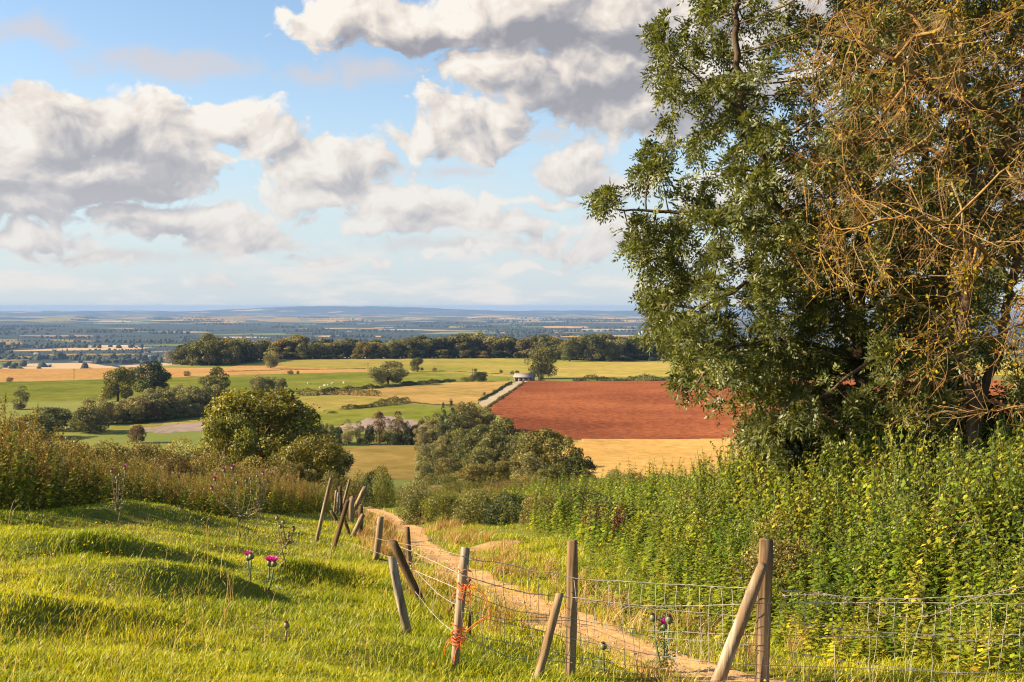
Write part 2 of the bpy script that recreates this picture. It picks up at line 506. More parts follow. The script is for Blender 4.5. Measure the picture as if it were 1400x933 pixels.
def build_haze(density=3.0e-5):
    R = 30500.0
    z0, z1 = -280.0, 14.0
    v = [(-R, -R, z0), (R, -R, z0), (R, R, z0), (-R, R, z0), (-R, -R, z1), (R, -R, z1), (R, R, z1), (-R, R, z1)]
    f = [(0, 3, 2, 1), (4, 5, 6, 7), (0, 1, 5, 4), (1, 2, 6, 5), (2, 3, 7, 6), (3, 0, 4, 7)]
    m, hn, hl = new_mat('haze_air')
    o = N(hn, 'ShaderNodeOutputMaterial'); p = N(hn, 'ShaderNodeVolumePrincipled')
    p.inputs['Density'].default_value = density
    p.inputs['Color'].default_value = (0.27, 0.425, 0.74, 1)
    p.inputs['Anisotropy'].default_value = 0.0
    hl.new(p.outputs[0], o.inputs['Volume'])
    h = mesh_obj('haze', v, np.array(f), m)
    tag(h, 'pale blue haze lying over the wide plain and far hills', 'haze', kind='stuff')
# ------------------------------------------------------------------ ground sheet
def build_ground():
    r = np.concatenate([[0.02], 0.5 * 1.0175 ** np.arange(0, 663)])
    r = r[r < 30000]
    a = np.concatenate([np.arange(-45, 45, 0.18), np.arange(45, 315, 4.5)])
    a = radians(1) * a
    A, Rr = np.meshgrid(a, r)
    X = Rr * np.sin(A); Y = Rr * np.cos(A)
    Z = ground(X, Y)
    nr, na = X.shape
    v = np.stack([X, Y, Z], -1).reshape(-1, 3)
    i = np.arange(nr - 1)[:, None] * na; j = np.arange(na)[None, :]; k = (j + 1) % na
    f = np.stack([i + j, i + na + j, i + na + k, i + k], -1).reshape(-1, 4)[:, ::-1]
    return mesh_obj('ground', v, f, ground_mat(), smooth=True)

def ground_mat():
    m, n, l = new_mat('ground_cover')
    out = N(n, 'ShaderNodeOutputMaterial')
    geo = N(n, 'ShaderNodeNewGeometry')
    sp = N(n, 'ShaderNodeSeparateXYZ'); l.new(geo.outputs['Position'], sp.inputs[0])
    P = geo.outputs['Position']
    # near turf
    n1 = N(n, 'ShaderNodeTexNoise', i_Scale=1.3, i_Detail=6.0, i_Roughness=0.65); l.new(P, n1.inputs['Vector'])
    turf = ramp(n, [(0.33, (0.075, 0.10, 0.012)), (0.5, (0.13, 0.145, 0.018)), (0.66, (0.21, 0.185, 0.04))]); l.new(n1.outputs[0], turf.inputs[0])
    # middle pasture
    n2 = N(n, 'ShaderNodeTexNoise', i_Scale=0.02, i_Detail=6.0, i_Roughness=0.6); l.new(P, n2.inputs['Vector'])
    past = ramp(n, [(0.35, (0.12, 0.145, 0.024)), (0.6, (0.18, 0.18, 0.036))]); l.new(n2.outputs[0], past.inputs[0])
    # patchwork of the plain
    mp = N(n, 'ShaderNodeMapping'); mp.inputs['Scale'].default_value = (1 / 420., 1 / 300., 0); mp.inputs['Rotation'].default_value = (0, 0, 0.35)
    l.new(P, mp.inputs[0])
    wv = N(n, 'ShaderNodeTexNoise', i_Scale=0.8, i_Detail=2.0); l.new(mp.outputs[0], wv.inputs['Vector'])
    vo = N(n, 'ShaderNodeTexVoronoi', voronoi_dimensions='2D', distance='MANHATTAN', i_Scale=1.0); 
    l.new(mixc(n, l, 0.12, mp.outputs[0], wv.outputs['Color'], 'ADD'), vo.inputs['Vector'])
    cs = N(n, 'ShaderNodeSeparateColor'); l.new(vo.outputs['Color'], cs.inputs[0])
    # share of open fields by distance; the dark wooded belt paints in cloud shadow
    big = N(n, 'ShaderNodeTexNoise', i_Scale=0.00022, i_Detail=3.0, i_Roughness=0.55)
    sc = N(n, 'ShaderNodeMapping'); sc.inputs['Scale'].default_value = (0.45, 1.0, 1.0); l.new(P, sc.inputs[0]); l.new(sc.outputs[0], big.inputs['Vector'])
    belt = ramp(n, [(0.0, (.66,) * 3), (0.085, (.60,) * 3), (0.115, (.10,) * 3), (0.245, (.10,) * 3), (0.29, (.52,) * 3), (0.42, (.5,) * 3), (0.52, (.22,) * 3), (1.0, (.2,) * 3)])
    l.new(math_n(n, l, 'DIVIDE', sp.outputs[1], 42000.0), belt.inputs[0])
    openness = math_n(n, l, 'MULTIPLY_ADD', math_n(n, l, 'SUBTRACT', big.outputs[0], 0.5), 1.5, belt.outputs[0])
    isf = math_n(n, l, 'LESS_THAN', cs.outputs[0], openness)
    fieldc = ramp(n, [(0.0, (0.075, 0.10, 0.035)), (0.22, (0.13, 0.16, 0.055)), (0.4, (0.26, 0.22, 0.10)), (0.6, (0.44, 0.30, 0.15)), (0.82, (0.5, 0.36, 0.17)), (0.93, (0.28, 0.14, 0.09))], 'CONSTANT'); l.new(cs.outputs[1], fieldc.inputs[0])
    n4 = N(n, 'ShaderNodeTexNoise', i_Scale=0.006, i_Detail=5.0, i_Roughness=0.7); l.new(P, n4.inputs['Vector'])
    wood = ramp(n, [(0.4, (0.016, 0.026, 0.020)), (0.62, (0.034, 0.046, 0.032))]); l.new(n4.outputs[0], wood.inputs[0])  # woodland, its colour kept extra dark to carry the plain's cloud shadow
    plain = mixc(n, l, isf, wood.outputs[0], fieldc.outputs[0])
    hed = N(n, 'ShaderNodeTexVoronoi', voronoi_dimensions='2D', distance='MANHATTAN', i_Scale=1.0)
    hed.feature = 'F2'
    l.new(vo.inputs['Vector'].links[0].from_socket, hed.inputs['Vector'])
    edge = math_n(n, l, 'SUBTRACT', hed.outputs['Distance'], vo.outputs['Distance'])
    em = math_n(n, l, 'LESS_THAN', math_n(n, l, 'MULTIPLY_ADD', n4.outputs[0], 0.12, edge), 0.115)
    plain = mixc(n, l, em, plain, wood.outputs[0])
    f1 = N(n, 'ShaderNodeMapRange', interpolation_type='SMOOTHSTEP'); f1.inputs[1].default_value = 90; f1.inputs[2].default_value = 260; l.new(sp.outputs[1], f1.inputs[0])
    f2 = N(n, 'ShaderNodeMapRange', interpolation_type='SMOOTHSTEP'); f2.inputs[1].default_value = 1150; f2.inputs[2].default_value = 1500; l.new(sp.outputs[1], f2.inputs[0])
    c = mixc(n, l, f1.outputs[0], turf.outputs[0], past.outputs[0])
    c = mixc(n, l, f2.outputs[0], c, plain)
    b = N(n, 'ShaderNodeBsdfPrincipled'); b.inputs['Roughness'].default_value = 0.95; b.inputs['Specular IOR Level'].default_value = 0.1
    bn = N(n, 'ShaderNodeTexNoise', i_Scale=26.0, i_Detail=4.0, i_Roughness=0.7); l.new(P, bn.inputs['Vector'])
    bp = N(n, 'ShaderNodeBump', i_Strength=0.8, i_Distance=0.05); l.new(bn.outputs[0], bp.inputs['Height']); l.new(bp.outputs[0], b.inputs['Normal'])
    l.new(c, b.inputs['Base Color']); l.new(b.outputs[0], out.inputs[0])
    return m

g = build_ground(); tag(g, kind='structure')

# ------------------------------------------------------------------ fields lying on the plateau, outlined on the ground
def drape(name, px_poly, mat, off, step=9.0, label=None, ground_pts=False, dip=True):
    pts = [ray(*p) if not ground_pts else (p[0], p[1], 0) for p in px_poly]
    P2 = np.array([[p[0], p[1]] for p in pts])
    import bmesh
    bm = bmesh.new()
    # densify the outline with a wobble so that edges are not ruler-straight
    ring = []
    for i in range(len(P2)):
        a, b = P2[i], P2[(i + 1) % len(P2)]
        k = max(1, int(np.hypot(*(b - a)) / step))
        nrm = np.array([-(b - a)[1], (b - a)[0]]) / (np.hypot(*(b - a)) + 1e-6)
        for t in range(k):
            q = a + (b - a) * t / k
            if t: q = q + nrm * (2.6 * vnoise(q[0] / 14, q[1] / 14) + 1.4 * vnoise(q[0] / 4, q[1] / 4))
            ring.append(bm.verts.new((q[0], q[1], 0)))
    bm.faces.new(ring)
    lo, hi = P2.min(0), P2.max(0)
    for ax, (a, b) in enumerate(((lo[0], hi[0]), (lo[1], hi[1]))):
        for c in np.arange(a + step, b, step):
            co_ = [0, 0, 0]; co_[ax] = c; no = [0, 0, 0]; no[ax] = 1
            bmesh.ops.bisect_plane(bm, geom=bm.verts[:] + bm.edges[:] + bm.faces[:], plane_co=co_, plane_no=no)
    bmesh.ops.triangulate(bm, faces=[f_ for f_ in bm.faces if len(f_.verts) > 4])
    bm.normal_update()
    for f_ in bm.faces:
        if f_.normal.z < 0: f_.normal_flip()
    co_ = np.array([v.co[:] for v in bm.verts])
    bnd = np.array([v.is_boundary for v in bm.verts])
    z = ground(co_[:, 0], co_[:, 1]) + np.where(bnd & dip, -0.35, off)
    for v, zz in zip(bm.verts, z): v.co.z = zz
    me = bpy.data.meshes.new(name); bm.to_mesh(me); bm.free()
    me.materials.append(mat)
    o = link(bpy.data.objects.new(name, me)); tag(o, label, kind='structure')
    return o

def field_mat(name, c1, c2, c3, row_ang=0.0, row_w=0.0, row_amt=0.0, big=0.012, fine=0.25, lo=0.72, hi=1.22):
    m, n, l = new_mat(name)
    out = N(n, 'ShaderNodeOutputMaterial'); geo = N(n, 'ShaderNodeNewGeometry'); P = geo.outputs['Position']
    a = N(n, 'ShaderNodeTexNoise', i_Scale=big, i_Detail=5.0, i_Roughness=0.6); l.new(P, a.inputs['Vector'])
    r = ramp(n, [(0.35, c1), (0.52, c2), (0.68, c3)]); l.new(a.outputs[0], r.inputs[0])
    f = N(n, 'ShaderNodeTexNoise', i_Scale=fine, i_Detail=5.0, i_Roughness=0.7); l.new(P, f.inputs['Vector'])
    fr = ramp(n, [(0.3, (lo,) * 3), (0.7, (hi,) * 3)]); l.new(f.outputs[0], fr.inputs[0])
    c = mixc(n, l, 1.0, r.outputs[0], fr.outputs[0], 'MULTIPLY')
    if row_amt:
        mp = N(n, 'ShaderNodeMapping'); mp.inputs['Rotation'].default_value = (0, 0, row_ang); l.new(P, mp.inputs[0])
        wv = N(n, 'ShaderNodeTexWave', wave_type='BANDS', bands_direction='X', i_Scale=1.0 / row_w, i_Distortion=1.2, i_Detail=2.0)
        wv.inputs['Detail Scale'].default_value = 0.3
        l.new(mp.outputs[0], wv.inputs['Vector'])
        rr = ramp(n, [(0.0, (1 - row_amt,) * 3), (1.0, (1 + row_amt,) * 3)]); l.new(wv.outputs[0], rr.inputs[0])
        c = mixc(n, l, 1.0, c, rr.outputs[0], 'MULTIPLY')
    b = N(n, 'ShaderNodeBsdfDiffuse'); l.new(c, b.inputs[0]); b.inputs['Roughness'].default_value = 0.6
    l.new(b.outputs[0], out.inputs[0])
    return m

FM = dict(
    red=field_mat('red_soil', (0.150, 0.047, 0.022), (0.215, 0.069, 0.030), (0.295, 0.102, 0.043), 1.45, 7.0, 0.16, big=0.013, fine=0.42, lo=0.5, hi=1.4),
    straw=field_mat('stubble', (0.38, 0.225, 0.068), (0.43, 0.265, 0.085), (0.47, 0.30, 0.105), 1.45, 6.0, 0.05, fine=0.3),
    gold=field_mat('ripe_corn', (0.40, 0.225, 0.075), (0.45, 0.255, 0.09), (0.49, 0.29, 0.115), 1.5, 10.0, 0.04),
    tan=field_mat('dry_pasture', (0.24, 0.18, 0.05), (0.34, 0.22, 0.07), (0.40, 0.25, 0.09), fine=0.12, big=0.02),
    green=field_mat('green_pasture', (0.13, 0.15, 0.022), (0.17, 0.18, 0.028), (0.23, 0.205, 0.04), fine=0.12, big=0.018),
    mead=field_mat('meadow', (0.22, 0.205, 0.04), (0.29, 0.235, 0.055), (0.35, 0.25, 0.075), fine=0.12, big=0.012),
    olive=field_mat('rough_grass', (0.20, 0.145, 0.04), (0.26, 0.18, 0.055), (0.22, 0.17, 0.045), fine=0.15, big=0.02),
    grey=field_mat('grey_tilth', (0.27, 0.205, 0.16), (0.31, 0.235, 0.185), (0.33, 0.25, 0.20), 0.9, 7.0, 0.05),
    chalk=field_mat('pale_stone_track', (0.30, 0.235, 0.165), (0.38, 0.30, 0.215), (0.42, 0.34, 0.25), fine=0.6),
)
FIELDS = [
    ('corn_field', [(-250, 505.5), (-20, 504.5), (180, 503.5), (300, 503), (330, 499.5), (420, 500), (560, 503), (620, 507), (620, 510), (500, 509), (330, 513), (200, 518), (0, 523), (-250, 530)], 'gold', .25),
    ('pale_meadow', [(330, 500), (352, 493.5), (420, 490.5), (690, 490.3), (716, 491.5), (770, 494.5), (1010, 494), (1500, 496), (1500, 514), (1010, 514), (730, 517), (620, 512), (420, 503)], 'mead', .30),
    ('green_pasture', [(-250, 530), (0, 523), (200, 518), (330, 513), (500, 509), (600, 511), (700, 517), (704, 520), (620, 523), (480, 532), (400, 537), (300, 543), (150, 548), (-250, 556)], 'green', .35),
    ('dry_field', [(415, 540), (520, 531), (620, 523), (704, 521), (655, 552), (610, 556), (560, 552), (500, 556), (470, 545)], 'tan', .40),
    ('yellow_meadow', [(380, 543), (470, 542), (560, 546), (530, 553), (420, 566), (370, 566)], 'mead', .45),
    ('green_field', [(370, 568), (420, 564), (530, 554), (610, 556), (640, 560), (600, 580), (560, 581), (520, 573), (470, 582), (420, 588), (370, 586)], 'green', .50),
    ('bare_field', [(440, 590), (480, 578), (525, 567), (560, 573), (600, 580), (590, 590)], 'grey', .55),
    ('pale_slope', [(120, 590), (150, 583), (300, 571), (330, 572), (330, 580), (230, 582), (140, 596)], 'mead', .45),
    ('tilled_strip', [(170, 588), (215, 582), (290, 576), (330, 578), (330, 586), (220, 594)], 'grey', .50),
    ('rough_field', [(440, 612), (570, 609), (600, 625), (600, 655), (460, 655), (420, 640)], 'olive', .40),
    ('ploughed_field', [(712, 521.3), (1010, 520.3), (1600, 520), (1600, 601), (1010, 601), (782, 603), (710, 600), (690, 585), (660, 556)], 'red', .60),
    ('stubble_field', [(782, 601.5), (1010, 599.2), (1600, 599), (1600, 650), (1010, 653), (830, 655), (770, 650), (740, 625)], 'straw', .55),
    ('farm_track', [(655, 553), (704, 524), (709, 522), (715, 522.5), (720, 521.5), (668, 556.5), (660, 562)], 'chalk', .75),
]
for nm, poly, mk, off in FIELDS:
    drape(nm, poly, FM[mk], 0.10 + 0.3 * off, step=5.0, dip=nm != 'farm_track')

# pale fields out on the plain
FAR_FIELDS = [
    ([(60, 484.6), (200, 483.6), (200, 485.6), (60, 487)], 'tan'), ([(86, 495.6), (110, 493.6), (165, 493.4), (168, 495.4), (120, 496)], 'tan'), ([(-60, 488.5), (44, 487.6), (40, 493), (-60, 495)], 'tan'),
    ([(-60, 496), (45, 493.8), (36, 500), (-60, 501)], 'green'), ([(206, 490), (232, 488.6), (234, 491), (206, 492.4)], 'gold'), ([(160, 490.4), (200, 489.6), (198, 491.4), (160, 492)], 'straw'), ([(120, 489), (160, 488), (160, 489.6), (118, 490.6)], 'straw'),
    ([(-60, 464), (30, 464.4), (33, 471), (-60, 472.6)], 'tan'), ([(58, 464.6), (110, 465), (142, 467.6), (90, 467.4)], 'mead'), ([(180, 472), (260, 470.6), (262, 472.8), (182, 474)], 'green'), ([(190, 481.6), (262, 478.4), (262, 480), (192, 483)], 'grey'),
    ([(175, 434.2), (208, 433), (213, 437), (178, 437.4)], 'grey'), ([(30, 439), (70, 434.5), (110, 434), (124, 437.4), (60, 441)], 'mead'), ([(232, 436.6), (262, 433.4), (330, 432.6), (352, 434.4), (300, 439.6)], 'tan'), ([(300, 439.8), (336, 438.6), (336, 441), (302, 441.4)], 'straw'),
    ([(352, 439), (378, 434.6), (410, 434.2), (412, 438.6), (380, 441)], 'tan'), ([(416, 438), (460, 436.8), (500, 438), (460, 440.6)], 'straw'), ([(490, 449.4), (535, 447.2), (540, 448.6), (494, 450.4)], 'straw'), ([(528, 437.6), (548, 436.8), (550, 438.4), (530, 439)], 'tan'),
    ([(636, 434), (684, 432), (688, 433.4), (640, 435.4)], 'straw'), ([(610, 446.4), (665, 444.6), (662, 447), (612, 448.6)], 'mead'), ([(706, 438), (736, 437), (738, 438.8), (708, 440)], 'straw'), ([(740, 446), (806, 447), (802, 449), (742, 448.4)], 'gold'), ([(850, 438), (880, 437), (880, 440), (852, 441)], 'tan'), ([(750, 459.4), (870, 458.6), (868, 460.2), (752, 461.4)], 'straw'), ([(682, 455), (712, 452.6), (716, 454.6), (684, 456.6)], 'tan')]
for poly, mk in FAR_FIELDS:
    d_ = ray(*poly[0])[1]
    drape('far_field', poly, FM[mk], 0.0004 * d_, step=max(40, d_ * 0.012))
# ------------------------------------------------------------------ foliage building blocks
LEAF = dict(
    oak=leaf_mat('oak_leaves', (0.105, 0.112, 0.028), vary=0.16, hue=0.012),
    wood=leaf_mat('woodland_leaves', (0.092, 0.098, 0.030), vary=0.18, hue=0.012),
    willow=leaf_mat('willow_leaves', (0.20, 0.19, 0.078), vary=0.14),
    lime=leaf_mat('bright_leaves', (0.14, 0.145, 0.022), vary=0.12),
    brown=leaf_mat('russet_leaves', (0.13, 0.085, 0.035), vary=0.15),
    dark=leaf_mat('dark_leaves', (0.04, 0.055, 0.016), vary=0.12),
    fir=leaf_mat('fir_needles', (0.035, 0.05, 0.022), trans=0.15, vary=0.1),
    ash=leaf_mat('ash_leaves', (0.098, 0.118, 0.027), trans=0.36, gloss=0.03, rough=0.5, vary=0.0),
    scrub=leaf_mat('scrub_leaves', (0.16, 0.14, 0.04), vary=0.2, hue=0.02),
)
BARK = rough_mat('bark', (0.05, 0.034, 0.022), (0.13, 0.088, 0.055), scale=6, stretch=(1, 1, 0.25), bump=0.6, bdist=0.03)
BARK_PALE = rough_mat('lichen_bark', (0.155, 0.084, 0.032), (0.31, 0.172, 0.063), scale=9, stretch=(1, 1, 0.35), bump=0.4, bdist=0.02, c3=(0.24, 0.18, 0.075), scale3=2.0)

def unit(v): return v / (np.linalg.norm(v, axis=-1, keepdims=True) + 1e-9)

def cards(r, pos, nrm, size, tint, aspect=0.62, tilt=0.75, up=None):
    """one rhombic leaf (or spray of leaves) per position, facing nrm more or less"""
    n_ = len(pos)
    nn = unit(nrm + tilt * r.normal(size=(n_, 3)))
    t = unit(np.cross(nn, r.normal(size=(n_, 3))))
    if up is not None:
        t = unit(t + np.array(up)); t = unit(t - nn * (t * nn).sum(1, keepdims=True))
    b = np.cross(nn, t)
    s = np.asarray(size).reshape(-1, 1)
    w = aspect * (0.8 + 0.4 * r.random((n_, 1)))
    bend = nn * s * 0.18
    v = np.stack([pos - t * s * .5 - bend, pos + b * s * w * .5 - t * s * .06, pos + t * s * .5 - bend, pos - b * s * w * .5 - t * s * .06], 1).reshape(-1, 3)
    f = np.arange(n_ * 4).reshape(-1, 4)
    return v, f, np.repeat(tint, 4, axis=0)

def tints(r, n_, spread=0.25, yellow=0.15, grp=None):
    v = 1 + spread * r.normal(size=(n_, 1)) * 0.8
    if grp is not None: v = v * grp.reshape(-1, 1)
    y = yellow * r.random((n_, 1)) ** 2
    t = np.clip(v, 0.45, 1.8) * np.concatenate([1 + 1.5 * y, 1 + 0.8 * y, 1 - 0.5 * y], 1)
    return t

def make_crown(r, rx, rz, zc, nlobe, ncard, size, lobe=0.42, shape='round', spread=0.22, ry=None, fill=0.35, yellow=0.2):
    """uneven crown: many overlapping lobes of leaf sprays on an envelope centred at height zc"""
    ry = ry or rx
    d = unit(r.normal(size=(nlobe, 3)))
    d[:, 2] = np.where(d[:, 2] < -0.85, -d[:, 2], d[:, 2])
    rad = 0.45 + 0.3 * r.random((nlobe, 1))
    c = d * rad * np.array([rx, ry, rz])
    if shape == 'round':                       # skirt of low lobes so that crowns come down near the ground
        ns = max(4, nlobe // 4); a = np.arange(ns) * 2 * pi / ns + r.random(ns)
        c[:ns] = np.stack([rx * .5 * np.cos(a), ry * .5 * np.sin(a), rz * (-0.62 - .1 * r.random(ns))], 1)
    lr = lobe * (0.6 + 0.75 * r.random(nlobe))
    if shape == 'cone':
        h = r.random(nlobe); a = r.random(nlobe) * 2 * pi
        w_ = (1 - h) * 0.62 + 0.03
        c = np.stack([rx * w_ * np.cos(a), ry * w_ * np.sin(a), rz * (h * 2 - 1)], 1)
        lr = (0.35 * (1 - h) + 0.12) * (0.7 + .6 * r.random(nlobe))
    if shape == 'column':
        h = r.random(nlobe); a = r.random(nlobe) * 2 * pi
        w_ = 0.55 * np.sin(np.clip(h * 0.86 + .1, 0, 1) * pi) ** 0.7
        c = np.stack([rx * w_ * np.cos(a), ry * w_ * np.sin(a), rz * (h * 2 - 1)], 1)
    share = lr ** 2; share = share / share.sum()
    li = r.choice(nlobe, ncard, p=share)
    dd = unit(r.normal(size=(ncard, 3)) + 0.35 * unit(c[li] + 1e-6) + np.array([0, 0, 0.15]))
    rr = 1 - fill * r.random(ncard) ** 1.6 + 0.16 * r.random(ncard)
    sc = np.array([rx, ry, (rx + rz) / 2 if shape == 'round' else rx])
    pos = c[li] + dd * (lr[li] * rr)[:, None] * sc
    pos[:, 2] *= np.where(pos[:, 2] < 0, 0.97, 1.0)
    pos = pos + 0.05 * rx * r.normal(size=pos.shape) * r.random((ncard, 1)) ** 2
    lt = 1 + 0.22 * r.normal(size=nlobe)
    s = size * (0.6 + 0.8 * r.random(ncard))
    v, f, t = cards(r, pos, dd, s, tints(r, ncard, spread, yellow, lt[li]))
    v[:, 2] += zc
    v[:, 2] = np.maximum(v[:, 2], 0.02 * rz + 0.0)
    return v, f, t, c + np.array([0, 0, zc]), lr * rx

def make_trunk(r, h, rad, lobes, nlimb=7, start=0.25, lean=0.03):
    g = Geo()
    k = 7
    zz = np.linspace(-0.3, h, k)
    p = np.stack([lean * h * vnoise(zz / h * 2 + 3, zz * 0 + r.random() * 9), lean * h * vnoise(zz / h * 2 + 8, zz * 0 + r.random() * 9), zz], 1)
    p[:, :2] -= p[0, :2]
    g.tube(p, rad * (1.25 - 0.95 * np.linspace(0, 1, k) ** 0.8), 7)
    for i in r.permutation(len(lobes))[:nlimb]:
        t = start + (1 - start) * 0.75 * r.random()
        a = np.array([np.interp(t * h, zz, p[:, q]) for q in range(3)])
        b = a + (lobes[i] - a) * 0.85
        mid = (a + b) / 2 + np.array([0, 0, 0.06 * h]) * r.normal()
        pts = np.array([(1 - s) ** 2 * a + 2 * s * (1 - s) * mid + s * s * b for s in np.linspace(0, 1, 6)])
        g.tube(pts, rad * 0.5 * (1 - 0.8 * np.linspace(0, 1, 6)), 5, cap=False)
    return g

class TreeKind:
    """shared meshes of one kind of tree"""
    def __init__(s, name, mat, seed, rx, rz, h, nlobe, ncard, size, trunk_r=0.3, trunk_h=None, **kw):
        r = np.random.default_rng(seed)
        v, f, t, c, lr = make_crown(r, rx, h * 0.47, h * 0.52, nlobe, ncard, size, **kw)
        s.crown = mesh_data(name + '_crown', v, f, mat, tint=t)
        s.trunk = make_trunk(r, trunk_h or (h - rz * 0.9), trunk_r, c).data(name + '_trunk', BARK, smooth=True)
        s.name, s.h, s.w = name, float(v[:, 2].max()), float(np.ptp(np.percentile(v[:, 0], [1, 99])))
    def plant(s, loc, height, width=None, label=None, cat='tree', group=None, rot=None, r=rng, mat=None):
        k = height / s.h
        kx = (width / s.w) if width else k * (0.9 + 0.25 * r.random())
        root = empty(s.name, loc, r.random() * 6.28 if rot is None else rot, (kx, kx, k))
        tag(root, label, cat, group)
        c = link(bpy.data.objects.new('crown', s.crown), root)
        link(bpy.data.objects.new('trunk', s.trunk), root)
        if mat is not None:
            c.material_slots[0].link = 'OBJECT'; c.material_slots[0].material = mat
        return root

FAR = [TreeKind('broadleaf_tree', LEAF['wood'], 100 + i, 5.6, 5.2, 13.5, 24, 3200, 0.72, 0.4, lobe=0.30, spread=0.28) for i in range(5)]
OAK = [TreeKind('broadleaf_tree', LEAF['oak'], 120 + i, 5.2, 4.8, 11.5, 34, 7500, 0.42, 0.35, lobe=0.27, spread=0.28) for i in range(4)]
WIL = [TreeKind('broadleaf_tree', LEAF['willow'], 140 + i, 4.4, 4.0, 9, 30, 6000, 0.36, 0.25, lobe=0.28, spread=0.28) for i in range(3)]
COLM = [TreeKind('slender_tree', LEAF['wood'], 150 + i, 2.9, 5.2, 11, 26, 4200, 0.34, 0.18, lobe=0.42, shape='column') for i in range(3)]
FIR = [TreeKind('conifer_tree', LEAF['fir'], 160, 2.8, 6.2, 13, 46, 4200, 0.36, 0.2, shape='cone')]
BUSH = [TreeKind('bush', LEAF['scrub'], 170 + i, 1.9, 1.35, 2.5, 20, 6000, 0.11, 0.07, trunk_h=1.3, lobe=0.38) for i in range(4)]

def plant_px(kind, px, base, top, width=None, **kw):
    p = ray(px, base)
    s = p[1] / F
    return kind.plant(p, (base - top) * s * 1.02, width * s if width else None, **kw)

pick = lambda ls: ls[int(rng.integers(len(ls)))]

# ------------------------------------------------------------------ the wood along the ridge
ridge_px = [232, 250, 266, 284, 300, 318, 336, 352, 372, 390, 410, 432, 448, 462, 478, 494, 520, 540, 560, 580, 600, 625, 650, 675, 697, 722, 748, 768, 800, 830, 860, 890, 920]
ridge_top = [481, 472, 465, 456, 461, 465, 468, 464, 465, 461, 463, 466, 474, 466, 470, 468, 469, 462, 461, 462, 459, 458, 458, 460, 461, 462, 462, 466, 459, 463, 460, 464, 466]
ridge_base = lambda px: np.interp(px, [225, 300, 340, 360, 700, 790, 1000], [499, 499.5, 496, 492.5, 490, 493.2, 493.5])
px = 236.0
kk = 0
while px < 985:
    top = np.interp(px, ridge_px, ridge_top) + rng.normal() * 1.6
    base = ridge_base(px)
    back = ray(px, base - 0.2)
    s = back[1] / F
    h = (base - top) * s
    loc = at(px, back[1] + rng.uniform(4, 20))
    RM = lambda: LEAF[['wood', 'wood', 'oak', 'willow', 'scrub', 'dark'][int(rng.integers(6))]]
    pick(FAR).plant(loc, h * (0.90 + .08 * rng.random()), h * rng.uniform(.8, 1.15), 'dark broadleaf tree standing in the long wood along the ridge', 'tree', 'trees of the wood along the ridge', mat=RM())
    if True:
        loc = at(px + 5, back[1] + 34)
        pick(FAR).plant(loc, h * rng.uniform(0.82, 1.10) + 1.0, h * 1.1, 'dark broadleaf tree standing in the long wood along the ridge', 'tree', 'trees of the wood along the ridge', mat=RM())
    if kk % 2 == 1:
        loc = at(px + rng.uniform(-3, 3), back[1] + 1)
        pick(FAR).plant(loc, h * rng.uniform(0.25, 0.42), h * rng.uniform(.6, .9), 'low rounded undergrowth bush at the sunny edge of the ridge wood', 'bush', 'bushes along the edge of the ridge wood', mat=RM())
    px += rng.uniform(9.5, 14.5); kk += 1

SINGLES = [
    # kind, px, base, top, width, leaf, label
    (OAK[0], 286, 500, 456, 46, 'oak', 'tall spreading tree at the left end of the ridge wood'),
    (OAK[1], 317, 500, 465, 30, 'oak', 'round tree just right of the tallest tree at the end of the ridge wood'),
    (OAK[2], 262, 500, 472, 32, 'oak', 'leafy tree sloping down to the outer left end of the ridge wood'),
    (COLM[0], 370, 504, 472, 19, 'willow', 'small slender tree standing in front of the ridge wood on the pale slope'),
    (OAK[3], 740, 518, 473, 42, 'oak', 'large lone oak beside the pale roofed barn'),
    (OAK[1], 779, 494.5, 464, 25, 'oak', 'upright dark tree at the corner of the wood, right of the lone oak'),
    (OAK[2], 809, 494.5, 458, 36, 'oak', 'broad dome shaped tree standing tallest at the right part of the ridge wood'),
    (OAK[0], 836, 494.5, 467, 27, 'oak', 'round tree in front of the wood, right of the dome shaped tree'),
    (OAK[1], 530, 527, 493, 50, 'willow', 'wide rounded tree on the hedge between the green pasture and dry field'),
    (OAK[2], 571, 509, 489, 18, 'oak', 'small lollipop shaped tree on the pale meadow with clear trunk'),
    (OAK[3], 161, 549, 502, 41, 'oak', 'rounded olive tree in the green pasture, left of the dark oak'),
    (OAK[0], 209, 538, 494, 54, 'dark', 'big dark oak in the green pasture below the corn field'),
    (OAK[2], 186, 522, 502, 30, 'willow', 'pale topped tree behind and between the two big pasture trees'),
    (OAK[1], 294, 545, 501, 38, 'oak', 'rounded tree rising above the grey green copse'),
    (WIL[0], 357, 536, 514, 30, 'willow', 'grey green willow in the pasture behind the big yellow green tree'),
    (WIL[1], 378, 536, 515, 26, 'willow', 'grey green willow beside its twin behind the big yellow green tree'),
    (WIL[2], 655, 522, 508, 22, 'dark', 'dark bushy thorn tree on the meadow left of the barn'),
    (COLM[1], 28, 560, 528, 20, 'wood', 'dark tree poking up above the tall weeds at the far left'),
]
for kd, px, base, top, wd, lf, lab in SINGLES:
    plant_px(kd, px, base, top, wd, label=lab, mat=LEAF[lf])

